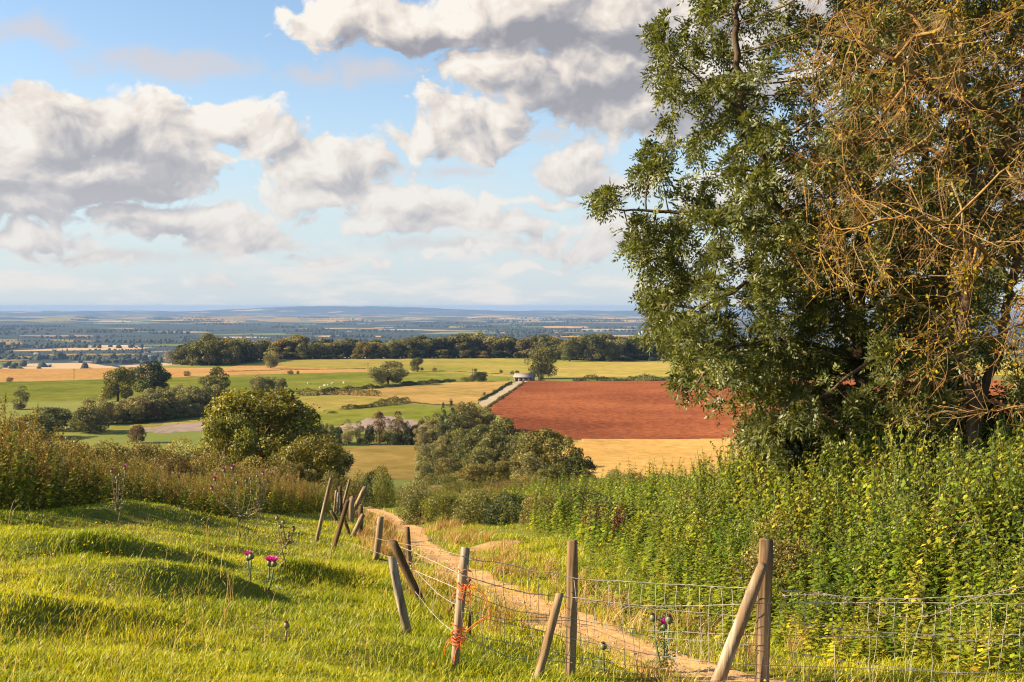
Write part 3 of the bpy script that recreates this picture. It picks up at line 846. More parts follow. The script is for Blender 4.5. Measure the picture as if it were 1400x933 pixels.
for px, base, top, wd, lf, lab in [
        (13, 522.5, 515, 9, 'brown', 'small russet thorn bush alone at the edge of the corn field'),
        (255, 515, 507, 9, 'brown', 'tiny thorn bush on the pasture right of the dark oak'),
        (397, 512.5, 506, 8, 'dark', 'small dark bush on the edge of the green pasture'),
        (407, 512.5, 507, 4, 'dark', 'tiny bush just right of a small dark bush on the pasture edge'),
        (594, 508, 502, 6, 'brown', 'small red leaved shrub on the pale meadow'),
        (640, 522, 514, 20, 'wood', 'low bush touching the left side of the dark thorn tree'),
        (650, 509.5, 504, 5, 'dark', 'tiny round bush on the fence line left of the barn'),
        (685, 511, 505, 5, 'dark', 'tiny bush between the fence line thorn bushes'),
        (700, 512, 507, 6, 'dark', 'small bush on the fence line above the barn'),
        (707, 512, 506.5, 7, 'dark', 'rounded bush on the fence line above the barn roof'),
        (740, 521, 512, 9, 'dark', 'dark bush at the foot of the lone oak'),
        (662, 541, 536, 5, 'brown', 'tiny bush beside the pale track in the dry field'),
        (455, 566, 562, 12, 'brown', 'low brown bush between the yellow meadow and green field'),
        (860, 494, 488, 10, 'dark', 'low bush at the foot of the ridge wood, far right'),
        (890, 494, 488, 8, 'dark', 'small bush at the foot of the ridge wood beside the ash leaves')]:
    plant_px(pick(BUSH), px, base, top, wd, label=lab, cat='bush', mat=LEAF[lf])

# ------------------------------------------------------------------ the grey-green copse left of the middle
for px, base, top, wd, lf in [(150, 574, 545, 38, 'willow'), (170, 575, 540, 34, 'willow'), (188, 577, 536, 36, 'willow'), (205, 574, 532, 40, 'willow'), (222, 572, 528, 38, 'wood'), (240, 570, 526, 40, 'willow'), (258, 567, 528, 40, 'willow'), (274, 566, 522, 40, 'wood'), (290, 562, 520, 34, 'willow'), (160, 579, 556, 30, 'willow'), (182, 579, 552, 28, 'oak'), (203, 577, 548, 28, 'brown'), (222, 575, 553, 30, 'oak'), (246, 572, 546, 30, 'willow'), (266, 570, 548, 28, 'willow'), (310, 560, 530, 34, 'wood'), (212, 560, 524, 34, 'willow'), (250, 556, 520, 36, 'willow'), (232, 560, 523, 30, 'oak')]:
    plant_px(pick(WIL), px, base, base - (base - top) * .86, wd, label='grey green tree of the dense copse in the hollow below the pastures', group='trees of the grey green copse', mat=LEAF[lf])
for px, base, top, wd, lf, lab in [
        (75, 588, 556, 52, 'wood', 'dark spreading tree behind the weeds, left of the copse'),
        (122, 592, 556, 46, 'wood', 'dark green tree behind the weeds at the left foot of the copse'),
        (132, 580, 541, 40, 'willow', 'grey leaved tree behind the dark green tree at the copse foot'),
        (45, 600, 566, 60, 'oak', 'broad dim tree low behind the leftmost weeds'),
        (187, 606, 580, 20, 'brown', 'small brownish tree standing before the tilled strip')]:
    plant_px(pick(WIL), px, base, top, wd, label=lab, mat=LEAF[lf])

# ------------------------------------------------------------------ row of young trees below the green field
for px, base, top, wd, lf, kd, lab in [
        (436, 606, 580, 20, 'dark', WIL[0], 'dark tree at the left end of the planted row, half hidden by a nearer tree'),
        (449, 607, 579, 17, 'wood', WIL[1], None), (461, 607.5, 583, 15, 'dark', WIL[2], None), (476, 608, 574, 17, 'willow', COLM[0], None), (492, 608, 576, 14, 'wood', COLM[1], None),
        (505, 608, 581, 14, 'dark', WIL[0], None), (519, 608, 563, 19, 'brown', COLM[2], 'tall russet poplar, first of two in the planted row'), (530, 608, 573, 14, 'willow', COLM[0], None),
        (543, 608, 562, 19, 'brown', COLM[1], 'tall russet poplar, second and slightly wider of two in the planted row'), (555, 608, 576, 17, 'wood', WIL[1], None), (567, 608, 580, 17, 'dark', WIL[2], None), (577, 607, 573, 16, 'lime', COLM[2], 'bright green tree at the right end of the planted row'), (541, 609, 592, 14, 'dark', WIL[0], None), (558, 609, 591, 16, 'dark', WIL[1], None)]:
    plant_px(kd, px, base, top, wd, label=lab or 'young green tree in the planted row below the bare field', group='young trees in the planted row', mat=LEAF[lf])

# ------------------------------------------------------------------ the wood running down to the red field's corner
for px, base, top, wd, lf, kd, lab in [
        (606, 600, 550, 15, 'fir', FIR[0], 'shorter dark spruce at the top of the central wood'),
        (617, 602, 546, 18, 'fir', FIR[0], 'taller dark spruce at the top of the central wood'),
        (638, 592, 549, 40, 'scrub', WIL[0], 'brownish tree at the top of the central wood below the track'),
        (662, 590, 555, 34, 'scrub', WIL[1], 'brownish tree at the corner of the red field by the track'),
        (584, 612, 570, 26, 'willow', COLM[0], None), (595, 612, 565, 24, 'scrub', COLM[1], None), (575, 618, 582, 22, 'willow', COLM[2], None), (606, 618, 578, 28, 'wood', WIL[2], None),
        (628, 612, 562, 34, 'wood', WIL[0], None), (648, 612, 572, 40, 'scrub', WIL[1], None), (622, 628, 588, 36, 'oak', WIL[0], None), (604, 632, 596, 30, 'willow', WIL[1], None), (640, 635, 585, 42, 'oak', WIL[2], None), (584, 640, 606, 28, 'willow', WIL[0], None), (600, 645, 612, 34, 'oak', WIL[1], None), (660, 638, 580, 44, 'oak', OAK[2], None),
        (694, 642, 571, 66, 'oak', OAK[1], 'big round dark green tree overlapping the red field from the central wood'),
        (676, 646, 590, 52, 'oak', OAK[0], None), (712, 650, 596, 48, 'wood', OAK[3], None), (730, 655, 592, 46, 'oak', WIL[2], None),
        (745, 659, 586, 62, 'scrub', OAK[2], 'tall loose olive tree at the near end of the central wood'),
        (768, 660, 596, 56, 'scrub', WIL[1], 'spreading olive tree before the stubble corner, right end of the central wood'),
        (792, 664, 622, 44, 'dark', WIL[0], 'low dark tree at the right foot of the central wood'),
        (722, 662, 618, 50, 'willow', WIL[1], None), (700, 660, 622, 44, 'scrub', WIL[0], None), (655, 656, 612, 46, 'oak', WIL[2], None), (630, 654, 612, 40, 'oak', WIL[1], None), (612, 660, 626, 36, 'scrub', WIL[0], None), (580, 660, 630, 26, 'willow', WIL[2], None), (676, 664, 628, 40, 'scrub', WIL[1], None), (645, 668, 634, 40, 'scrub', WIL[2], None), (755, 668, 634, 44, 'oak', WIL[0], None)]:
    plant_px(kd, px, base, top, wd, label=lab or 'leafy tree of the mixed wood running down beside the red field', group='trees of the central wood', mat=LEAF[lf])

# ------------------------------------------------------------------ hedges
def hedge(pl, h, w, mat, label, size=0.4, per=16, name='hedge'):
    r = np.random.default_rng(int(abs(pl[0][0]) * 7 + abs(pl[0][1])))
    P3 = [ray(*p) for p in pl]
    pos, nr = [], []
    for a, b in zip(P3[:-1], P3[1:]):
        L = np.hypot(*(b - a)[:2])
        k = int(L * per * 4.5)
        t = r.random(k)
        c = a[:2] + (b - a)[:2] * t[:, None]
        lump = 0.72 + 0.8 * fbm(c[:, 0] / 6.0 + 5, c[:, 1] / 6.0, 3)
        lump = np.clip(lump, 0.25, 1.5)
        th = r.random(k) * pi
        rad = 0.75 + 0.3 * r.random(k)
        nrm = np.array([-(b - a)[1], (b - a)[0]]) / L
        off = np.cos(th) * rad * w * 0.5 * (0.6 + 0.4 * lump)
        zz = np.sin(th) * rad * h * lump
        c = c + nrm * off[:, None]
        pos.append(np.column_stack([c, ground(c[:, 0], c[:, 1]) + zz]))
        nr.append(np.column_stack([nrm[0] * np.cos(th), nrm[1] * np.cos(th), np.sin(th) + .2]))
    pos = np.vstack(pos); nr = np.vstack(nr)
    grp = 1 + 0.5 * fbm(pos[:, 0] / 5, pos[:, 1] / 5, 2)
    v, f, t = cards(r, pos, nr, size * 1.25 * (0.6 + .8 * r.random(len(pos))), tints(r, len(pos), 0.2, 0.25, grp))
    o = mesh_obj(name, v, f, mat, tint=t)
    tag(o, label, 'hedge'); return o

hedge([(783, 522), (850, 522), (1010, 521), (1200, 520)], 4.2, 4, LEAF['wood'], 'tall dark hedge along the top edge of the red field', .55, 14)
hedge([(440, 536.5), (520, 531), (560, 527), (600, 523.5), (622, 522)], 2.6, 3.5, LEAF['wood'], 'dark hedge rising to the right below the wide rounded tree', .5, 14)
hedge([(405, 541), (440, 541), (480, 541), (520, 542.5)], 3.6, 4, LEAF['scrub'], 'brownish hedge between the green pasture and yellow meadow', .5, 14)
hedge([(468, 561), (500, 558.5), (512, 557)], 2.6, 4, LEAF['wood'], 'short hedge bottom left of the dry field', .4, 18)
hedge([(512, 557), (530, 554), (545, 551.5), (557, 550)], 3.4, 4, LEAF['wood'], 'short hedge ending in a taller bush below the dry field', .4, 18)
hedge([(655, 549), (680, 535), (699, 523.5)], 1.2, 1.6, LEAF['dark'], 'thin dark hedge on the left side of the pale track', .35, 10)
hedge([(667, 557.5), (690, 542), (716, 524)], 1.3, 1.6, LEAF['scrub'], 'thin brown hedge between the pale track and red field', .35, 10)
hedge([(557, 551), (600, 554), (640, 558)], 0.9, 1.5, LEAF['brown'], 'low ragged hedge below the dry field', .35, 8)
hedge([(600, 507), (650, 510.5), (705, 513)], 0.7, 1.2, LEAF['dark'], 'faint low hedge line across the pale meadow', .35, 6)
hedge([(300, 509), (420, 506), (500, 505)], 0.8, 1.5, LEAF['brown'], 'low bank hedge dividing the corn field from the meadow', .4, 5)
hedge([(440, 609), (520, 610), (575, 609)], 0.8, 1.4, LEAF['dark'], 'dark grassy hedge bank under the planted row', .3, 10)
# ------------------------------------------------------------------ trees on the slope nearby
BIG = TreeKind('broadleaf_tree', LEAF['lime'], 203, 4.6, 3.5, 7.6, 64, 34000, 0.19, 0.22, lobe=0.21, spread=0.32, yellow=0.35, fill=0.6)
MIDB = [TreeKind('broadleaf_tree', LEAF['scrub'], 210 + i, 2.6, 2.0, 4.2, 44, 17000, 0.13, 0.12, lobe=0.24, spread=0.3, yellow=0.3, fill=0.55) for i in range(2)]
def plant_y(kind, px, y, top, width_px, sink=0.15, **kw):
    p = at(px, y); s = y / F
    h = (HORIZ - top) * s - p[2]
    p[2] -= sink
    return kind.plant(p, h + sink, width_px * s, **kw)
plant_y(BIG, 352, 92, 526, 152, rot=0.6, label='big yellow green tree standing highest on the near slope, beyond the weeds', mat=LEAF['lime'])
plant_y(MIDB[0], 427, 72, 588, 92, rot=1.0, label='bright bushy tree just right and in front of the big yellow green tree', mat=LEAF['lime'])
plant_y(MIDB[1], 308, 84, 560, 70, label='leafy yellow green bush tree against the left foot of the big tree', mat=LEAF['lime'])
plant_y(MIDB[1], 462, 78, 612, 54, label='dark green bush tree to the right of the bright bushy tree', mat=LEAF['dark'])
plant_y(MIDB[0], 402, 66, 628, 50, label='low olive bush in front of the trees at the slope edge', mat=LEAF['scrub'])

SLOPE_BUSHES = [
    # px, distance, top, width, leaf, label
    (527, 60, 632, 34, 'lime', 'yellow green bush standing at the far end of the path'),
    (508, 62, 640, 30, 'dark', 'dark bush behind the leaning stakes'),
    (566, 52, 654, 44, 'willow', 'grey leaved bush on the left of the path end'),
    (485, 64, 640, 36, 'scrub', 'olive bush behind the cluster of stakes'),
    (447, 60, 640, 40, 'scrub', 'rust tinged bush above the pale leaning stake'),
    (600, 90, 646, 46, 'scrub', None), (640, 100, 644, 56, 'scrub', None), (590, 70, 662, 40, 'willow', None), (690, 110, 640, 60, 'oak', None), (735, 90, 648, 62, 'scrub', None), (620, 74, 658, 50, 'oak', None), (660, 84, 652, 56, 'scrub', None), (700, 70, 655, 60, 'brown', None), (770, 75, 652, 60, 'scrub', None), (800, 70, 655, 46, 'oak', None),
    (730, 48, 662, 80, 'oak', None), (675, 52, 664, 70, 'scrub', None), (630, 50, 672, 60, 'scrub', None), (770, 42, 664, 70, 'oak', None), (600, 48, 684, 40, 'scrub', None), (820, 44, 660, 60, 'scrub', None),
    (575, 40, 668, 50, 'oak', None), (612, 38, 672, 60, 'lime', None), (655, 36, 664, 70, 'oak', None), (700, 33, 668, 76, 'dark', None), (742, 31, 672, 70, 'scrub', None), (790, 30, 664, 84, 'oak', None), (835, 26, 676, 80, 'dark', None), (905, 23, 690, 90, 'lime', None), (1010, 19, 680, 110, 'oak', None), (960, 20.5, 662, 90, 'scrub', None), (1110, 15.5, 668, 130, 'lime', None), (1235, 15, 640, 150, 'oak', None), (1350, 13.5, 668, 170, 'lime', None), (1060, 14, 730, 110, 'scrub', None), (1420, 15.5, 598, 160, 'lime', None),
    (845, 62, 640, 34, 'lime', 'pale green pointed bush in front of the stubble field'),
    (866, 66, 646, 40, 'brown', 'brownish bush beside the pale pointed bush'),
    (905, 60, 648, 60, 'scrub', 'loose olive bush with ragged top below the stubble'),
    (935, 48, 655, 40, 'dark', 'small dark twiggy bush at the edge of the nettles'),
    (872, 40, 668, 70, 'oak', None), (925, 34, 668, 70, 'oak', None), (820, 34, 684, 70, 'oak', None), (770, 34, 690, 60, 'scrub', None), (715, 38, 688, 60, 'scrub', None), (670, 42, 688, 50, 'oak', None), (880, 29, 690, 70, 'lime', None), (980, 28, 668, 70, 'lime', None), (955, 24, 700, 70, 'lime', None), (840, 27, 712, 60, 'oak', None),
    (200, 60, 600, 70, 'scrub', None), (250, 62, 596, 66, 'scrub', None), (290, 55, 612, 66, 'scrub', None), (150, 52, 600, 70, 'scrub', None), (100, 46, 596, 70, 'scrub', None), (340, 58, 622, 60, 'scrub', None), (45, 42, 580, 80, 'scrub', None), (230, 48, 620, 60, 'brown', None), (-30, 40, 575, 80, 'oak', None), (375, 52, 638, 50, 'brown', None), (300, 46, 634, 50, 'scrub', None),
]
for i, (px, y, top, wd, lf, lab) in enumerate(SLOPE_BUSHES):
    left = px < 480
    plant_y(BUSH[i % 4], px, y, top, wd, cat='bush', mat=LEAF[lf],
            label=lab or ('olive brown bush in the thicket behind the tall weeds' if left else 'rough green bush of the scrub covering the bank beyond the path'),
            group='bushes in the thicket behind the weeds' if left else 'scrub bushes on the bank')

# ------------------------------------------------------------------ branching by space colonisation
def colonise(r, seeds, attract, step=0.16, infl=1.3, kill=0.24, iters=160, bias=(0, 0, 0.0), jitter=0.12, cap=16000):
    """grow a branch skeleton from seed polylines into a cloud of points; returns nodes, parents"""
    nodes, par = [], []
    for poly, pi_ in seeds:
        poly = np.asarray(poly, float)
        d = np.r_[0, np.cumsum(np.linalg.norm(np.diff(poly, axis=0), axis=1))]
        k = max(2, int(d[-1] / step))
        q = np.stack([np.interp(np.linspace(0, d[-1], k), d, poly[:, c]) for c in range(3)], 1)
        q[1:-1] += r.normal(size=(k - 2, 3)) * 0.02
        if pi_ is None: prev = -1
        else: prev = int(np.argmin(np.linalg.norm(np.array(nodes) - q[0], axis=1)))
        for c in q:
            nodes.append(c); par.append(prev); prev = len(nodes) - 1
    nodes = np.array(nodes); par = list(par)
    A = attract.copy()
    best = np.full(len(A), 1e9); bi = np.zeros(len(A), int)
    new0 = 0
    for it in range(iters):
        nn = nodes[new0:]
        for s in range(0, len(nn), 600):
            d = np.linalg.norm(A[:, None, :] - nn[None, s:s + 600, :], axis=2)
            m = d.argmin(1); dm = d[np.arange(len(A)), m]
            u = dm < best
            best[u] = dm[u]; bi[u] = m[u] + new0 + s
        keep = best > kill
        A, best, bi = A[keep], best[keep], bi[keep]
        if not len(A) or len(nodes) > cap: break
        act = best < infl
        if not act.any():
            infl *= 1.35
            if infl > 9: break
            new0 = len(nodes); continue
        dirs = unit(A[act] - nodes[bi[act]])
        ids, inv = np.unique(bi[act], return_inverse=True)
        acc = np.zeros((len(ids), 3)); np.add.at(acc, inv, dirs)
        nd = unit(unit(acc) + np.array(bias) + jitter * r.normal(size=acc.shape))
        pts = nodes[ids] + nd * step
        new0 = len(nodes)
        nodes = np.vstack([nodes, pts]); par += list(ids)
    par = np.array(par)
    # ease out kinks: pull every node towards the mean of its neighbours along the branch
    for _ in range(3):
        kid_sum = np.zeros_like(nodes); kn = np.zeros(len(nodes))
        ok = par >= 0
        np.add.at(kid_sum, par[ok], nodes[ok]); np.add.at(kn, par[ok], 1)
        mid = ok & (kn == 1)
        nodes[mid] = 0.5 * nodes[mid] + 0.25 * (nodes[par[mid]] + kid_sum[mid])
    return nodes, par

def skeleton_radii(par, tip, power=2.3, rmax=None):
    n_ = len(par)
    acc = np.zeros(n_); r_ = np.zeros(n_)
    kids = np.bincount(par[par >= 0], minlength=n_)
    for i in range(n_ - 1, -1, -1):
        r_[i] = tip if kids[i] == 0 else max(acc[i] ** (1 / power), tip)
        if par[i] >= 0: acc[par[i]] += r_[i] ** power
    if rmax: r_ = np.minimum(r_, rmax)
    return r_, kids

def branch_mesh(g, nodes, par, rad, rmin, rmaxx, seg):
    """tubes along chains; only nodes with rmin <= radius < rmaxx"""
    n_ = len(par)
    main = np.full(n_, -1)
    order = np.argsort(rad)
    for i in order:
        if par[i] >= 0: main[par[i]] = i          # thickest child last
    started = np.zeros(n_, bool)
    for i in range(n_):
        p = par[i]
        if p >= 0 and main[p] == i and rmin <= rad[p] < rmaxx: continue
        chain = [p] if p >= 0 else []
        j = i
        while j >= 0 and rmin <= rad[j] < rmaxx:
            chain.append(j); j = main[j]
        if len(chain) < 2: continue
        rr = rad[chain].copy(); rr[0] = min(rr[0], rr[1] * 1.15)
        g.tube(nodes[chain], rr, seg, cap=False)

def inside(poly, x, y):
    poly = np.asarray(poly, float); c = np.zeros(len(x), bool)
    j = len(poly) - 1
    for i in range(len(poly)):
        xi, yi = poly[i]; xj, yj = poly[j]
        c ^= ((yi > y) != (yj > y)) & (x < (xj - xi) * (y - yi) / (yj - yi + 1e-12) + xi)
        j = i
    return c

def cloud_points(r, poly, y0, y1, count, thin=0.0, scale=1.0):
    """points filling an outline (photo px at mid distance) with depth, thicker in the middle of the outline"""
    poly = np.asarray(poly, float)
    ym = (y0 + y1) / 2
    lo, hi = poly.min(0), poly.max(0)
    out = []
    while sum(map(len, out)) < count:
        p = lo + (hi - lo) * r.random((4000, 2))
        ok = inside(poly, p[:, 0], p[:, 1])
        p = p[ok]
        y = ym + (y1 - y0) * 0.5 * np.clip(r.normal(size=len(p)) * 0.5, -1, 1)
        q = np.stack([(p[:, 0] - 700) / F * ym, y, (HORIZ - p[:, 1]) / F * ym], 1)
        if thin:
            nz = fbm(q[:, 0] * 0.9 + 3, q[:, 2] * 0.9 + q[:, 1] * .7, 3)
            q = q[nz > -0.3 + thin * r.random(len(q))]
        out.append(q)
    return np.vstack(out)[:count]

# ------------------------------------------------------------------ the ash
r = np.random.default_rng(41)
ASH_MAIN = [(1010, -260), (955, -120), (952, 0), (930, 30), (958, 70), (950, 120), (945, 190), (958, 240), (930, 270), (905, 300), (895, 350), (893, 420), (900, 470), (935, 497), (985, 505), (1000, 540), (1010, 590), (1030, 632), (1120, 650), (1240, 640), (1300, 520), (1290, 300), (1330, 100), (1330, -260)]
pts = [cloud_points(r, ASH_MAIN, 16.6, 22.4, 2300, thin=0.5)]
for poly, k in [([(885, 25), (915, 20), (945, 60), (940, 130), (900, 145), (885, 100)], 55), ([(805, 248), (835, 255), (850, 280), (830, 298), (803, 290)], 12), ([(868, 215), (905, 210), (925, 250), (920, 280), (872, 268)], 45), ([(850, 300), (900, 290), (930, 330), (900, 355), (852, 343)], 60), ([(880, 345), (930, 330), (950, 460), (900, 480), (884, 440)], 120), ([(915, 528), (955, 505), (985, 515), (945, 555), (920, 552)], 16), ([(885, 180), (935, 170), (945, 215), (890, 235)], 10)]:
    pts.append(cloud_points(r, poly, 18.3, 20.0, k))
pts.append(cloud_points(r, [(1160, -220), (1150, 300), (1180, 620), (1440, 630), (1480, 300), (1440, -220)], 18.8, 23.5, 1500, thin=0.3))
att = np.vstack(pts)
ab = at(1195, 20.0)
S = lambda *a: [space(*p) for p in a]
ash_seeds = [
    (np.vstack([ab - [0, 0, .3], S((1190, 560, 20), (1172, 450, 19.9), (1140, 365, 19.7), (1095, 318, 19.4), (1058, 280, 19.2), (1040, 215, 19.1), (1012, 150, 19.1), (1005, 60, 19.1), (1015, -80, 19.2), (1030, -200, 19.3))]), None),
    (S((1172, 450, 19.9), (1185, 330, 20.2), (1190, 190, 20.4), (1180, 20, 20.5), (1170, -160, 20.6)), 0),
    (S((1095, 318, 19.4), (1040, 300, 19), (980, 307, 18.9), (930, 290, 18.9), (870, 287, 19), (838, 286, 19)), 0),
    (S((1140, 365, 19.7), (1085, 372, 19.0), (1020, 390, 18.6), (960, 420, 18.6)), 0),
    (S((1185, 500, 20), (1110, 470, 19.2), (1050, 462, 18.9), (990, 482, 18.8), (960, 515, 18.9), (940, 540, 18.9)), 0),
    (S((1190, 540, 20), (1130, 540, 19.0), (1070, 560, 18.4), (1040, 600, 18.2)), 0),
    (S((1012, 150, 19.1), (960, 110, 19), (925, 85, 19), (905, 60, 19)), 0),
    (S((1190, 420, 20), (1240, 330, 20.6), (1270, 200, 21), (1280, 40, 21)), 0),
    (S((1190, 500, 20), (1260, 470, 21), (1340, 400, 21.4), (1380, 280, 21.6), (1400, 100, 21.6)), 0),
    (S((1190, 560, 20), (1270, 560, 21), (1360, 540, 21.2)), 0),
]
nodes, par = colonise(r, ash_seeds, att, step=0.17, infl=1.5, kill=0.26, iters=120, bias=(0, 0, 0.05))
rad, kids = skeleton_radii(par, 0.0075, 2.35, 0.24)
ash = empty('ash_tree', ab); tag(ash, 'tall leafy ash tree with drooping feathery leaves, reaching over the red field', 'tree')
def rel(nodes_, base): return nodes_ - base
g = Geo(); branch_mesh(g, rel(nodes, ab), par, rad, 0.05, 9, 8); g.build('trunk', BARK, ash, smooth=True, color=False)
g = Geo(); branch_mesh(g, rel(nodes, ab), par, rad, 0.0, 0.05, 4); g.build('branches', BARK, ash, smooth=True, color=False)
# pinnate leaves in tufts at the ends
tips = np.where((rad < 0.0125))[0]
print('ash nodes', len(nodes), 'tips', len(tips))
def ash_leaves(r, nodes, par, tips, ntuft, per=5):
    ti = np.concatenate([np.where(kids == 0)[0], r.choice(tips, max(ntuft - int((kids == 0).sum()), 1))])
    base = nodes[ti]
    dirn = unit(nodes[ti] - nodes[np.maximum(par[ti], 0)])
    k = len(ti)
    base = np.repeat(base, per, 0); dirn = np.repeat(dirn, per, 0)
    clump = np.repeat(1 + 0.22 * r.normal(size=k), per)
    d = unit(dirn * 0.55 + r.normal(size=(k * per, 3)) * 0.75 + np.array([0, 0, 0.1]))
    L = 0.17 + 0.13 * r.random(k * per)
    nl = 9
    P_, T_, W_, G_ = [], [], [], []
    pair = [0.34, 0.34, 0.55, 0.55, 0.75, 0.75, 0.92, 0.92, 1.0]
    sgn = [1, -1, 1, -1, 1, -1, 1, -1, 0]
    side = unit(np.cross(d, r.normal(size=d.shape)))
    for s, sg in zip(pair, sgn):
        droop = np.array([0, 0, -1.0]) * (L * 0.45 * s * s)[:, None]
        c = base + d * (L * s)[:, None] + droop
        axis = unit(d * (0.55 if sg else 1.0) + side * sg * 0.9 + np.array([0, 0, -0.28]))
        P_.append(c); T_.append(axis); W_.append(side if sg == 0 else unit(np.cross(axis, np.cross(d, side)))); G_.append(clump)
    c = np.vstack(P_); a = np.vstack(T_); wv = np.vstack(W_); gg = np.concatenate(G_)
    wv = unit(wv + 0.5 * r.normal(size=wv.shape)); wv = unit(wv - a * (wv * a).sum(1, keepdims=True))
    ln = (0.075 + 0.035 * r.random(len(c)))[:, None]
    wd = ln * 0.34
    v = np.stack([c, c + a * ln * .45 + wv * wd * .5, c + a * ln, c + a * ln * .45 - wv * wd * .5], 1).reshape(-1, 3)
    f = np.arange(len(v)).reshape(-1, 4)
    t = np.repeat(tints(r, len(c), 0.22, 0.22, gg), 4, 0)
    return v, f, t
v, f, t = ash_leaves(r, nodes, par, tips, 7000, 6)
mesh_obj('crown', rel(v, ab), f, LEAF['ash'], ash, tint=t)

# ------------------------------------------------------------------ the half-bare tree at the right
r = np.random.default_rng(57)
BARE = [(1150, -260), (1110, -60), (1095, 60), (1090, 180), (1115, 250), (1085, 310), (1100, 390), (1165, 430), (1205, 480), (1215, 560), (1280, 590), (1340, 585), (1480, 600), (1560, 300), (1560, -260)]
att = np.vstack([cloud_points(r, [p if p[1] < 380 else (p[0], 380) for p in BARE], 14.2, 18.8, 5600, thin=0.45), cloud_points(r, BARE, 14.4, 18.6, 2300, thin=0.45)])
bb = at(1338, 17.0); b2 = at(1455, 17.4)
bare_seeds = [
    (np.vstack([bb - [0, 0, .3], S((1335, 560, 17), (1318, 480, 17), (1322, 380, 17), (1330, 270, 17.1), (1318, 150, 17.1), (1312, 20, 17.1), (1300, -150, 17.2))]), None),
    (S((1335, 560, 17), (1365, 480, 17.1), (1385, 380, 17.2), (1420, 250, 17.2), (1450, 60, 17.2), (1440, -150, 17.2)), 0),
    (S((1330, 270, 17.1), (1385, 180, 16.8), (1352, 150, 16.6), (1290, 135, 16.3), (1225, 82, 16.1), (1150, 48, 16.1), (1100, 45, 16.1)), 0),
    (S((1318, 480, 17), (1270, 420, 16.6), (1210, 400, 16.2), (1150, 395, 16.0), (1110, 398, 15.9)), 0),
    (S((1322, 380, 17), (1350, 350, 16.0), (1290, 300, 15.4), (1210, 300, 15.1), (1130, 330, 15.0)), 0),
    (S((1330, 520, 17), (1290, 470, 16), (1250, 470, 15.4), (1215, 500, 15.1)), 0),
    (S((1385, 400, 17.2), (1400, 440, 16), (1360, 460, 15.2), (1300, 470, 14.9), (1260, 520, 14.8)), 0),
    (S((1335, 545, 17), (1400, 560, 16), (1340, 562, 15.2), (1270, 566, 15), (1230, 575, 15)), 0),
    (S((1318, 150, 17.1), (1280, 60, 16.4), (1210, -20, 16.2), (1150, -80, 16.2)), 0),
    (S((1330, 270, 17.1), (1290, 210, 17.4), (1230, 190, 17.6), (1160, 190, 17.6), (1100, 230, 17.5)), 0),
]
nodes, par = colonise(r, bare_seeds, att, step=0.11, infl=1.1, kill=0.15, iters=190, bias=(-0.16, 0, -0.10), jitter=0.07, cap=30000)
rad, kids = skeleton_radii(par, 0.0036, 2.42, 0.19)
print('bare nodes', len(nodes))
bt = empty('old_tree', bb); tag(bt, 'old half bare tree with a tangle of orange lichened twigs, right of the ash', 'tree')
g = Geo(); branch_mesh(g, rel(nodes, bb), par, rad, 0.05, 9, 8); g.build('trunk', BARK, bt, smooth=True, color=False)
g = Geo(); branch_mesh(g, rel(nodes, bb), par, rad, 0.0, 0.05, 4); g.build('branches', BARK_PALE, bt, smooth=True, color=False)
# loose twiglets
tip = np.where(rad < 0.009)[0]
sel = r.choice(tip, 9000)
d = unit(unit(nodes[sel] - nodes[np.maximum(par[sel], 0)]) * 0.6 + r.normal(size=(len(sel), 3)) * 0.55 + np.array([-0.25, 0, -0.25]))
L = (0.12 + 0.25 * r.random(len(sel)))[:, None]
side = unit(np.cross(d, r.normal(size=d.shape))); s2 = np.cross(d, side)
a0 = nodes[sel]; a1 = a0 + d * L * .5 + np.array([0, 0, -.02]); a2 = a0 + d * L + np.array([0, 0, -0.05])
V_, F_ = [], []
for k in range(3):
    th = k * 2 * pi / 3
    o_ = side * cos(th) + s2 * sin(th)
    V_ += [a0 + o_ * .0038, a1 + o_ * .0030, a2 + o_ * .0011]
V_ = np.stack(V_, 1)          # n, 9, 3
idx = np.arange(len(sel))[:, None] * 9
F_ = np.concatenate([np.stack([idx[:, 0] + 3 * k + q, idx[:, 0] + 3 * ((k + 1) % 3) + q, idx[:, 0] + 3 * ((k + 1) % 3) + q + 1, idx[:, 0] + 3 * k + q + 1], 1) for k in range(3) for q in range(2)])
mesh_obj('twigs', rel(V_.reshape(-1, 3), bb), F_, BARK_PALE, bt)
LEAF['old'] = leaf_mat('sparse_leaves', (0.25, 0.205, 0.026), trans=0.4, gloss=0.0, vary=0.0)
sel = r.choice(tip, 24000)
pos = nodes[sel] + r.normal(size=(len(sel), 3)) * 0.09
dens = fbm(pos[:, 0] * .8, pos[:, 2] * .8 + 4, 2) + 0.25
pos = pos[r.random(len(pos)) < np.clip(dens * 2.4, 0.2, 1)]
v, f, t = cards(r, pos, np.array([[-0.3, -0.6, 0.5]]) + 0 * pos, 0.035 + 0.04 * r.random(len(pos)), tints(r, len(pos), 0.3, 0.3), tilt=1.0)
mesh_obj('crown', rel(v, bb), f, LEAF['old'], bt, tint=t)

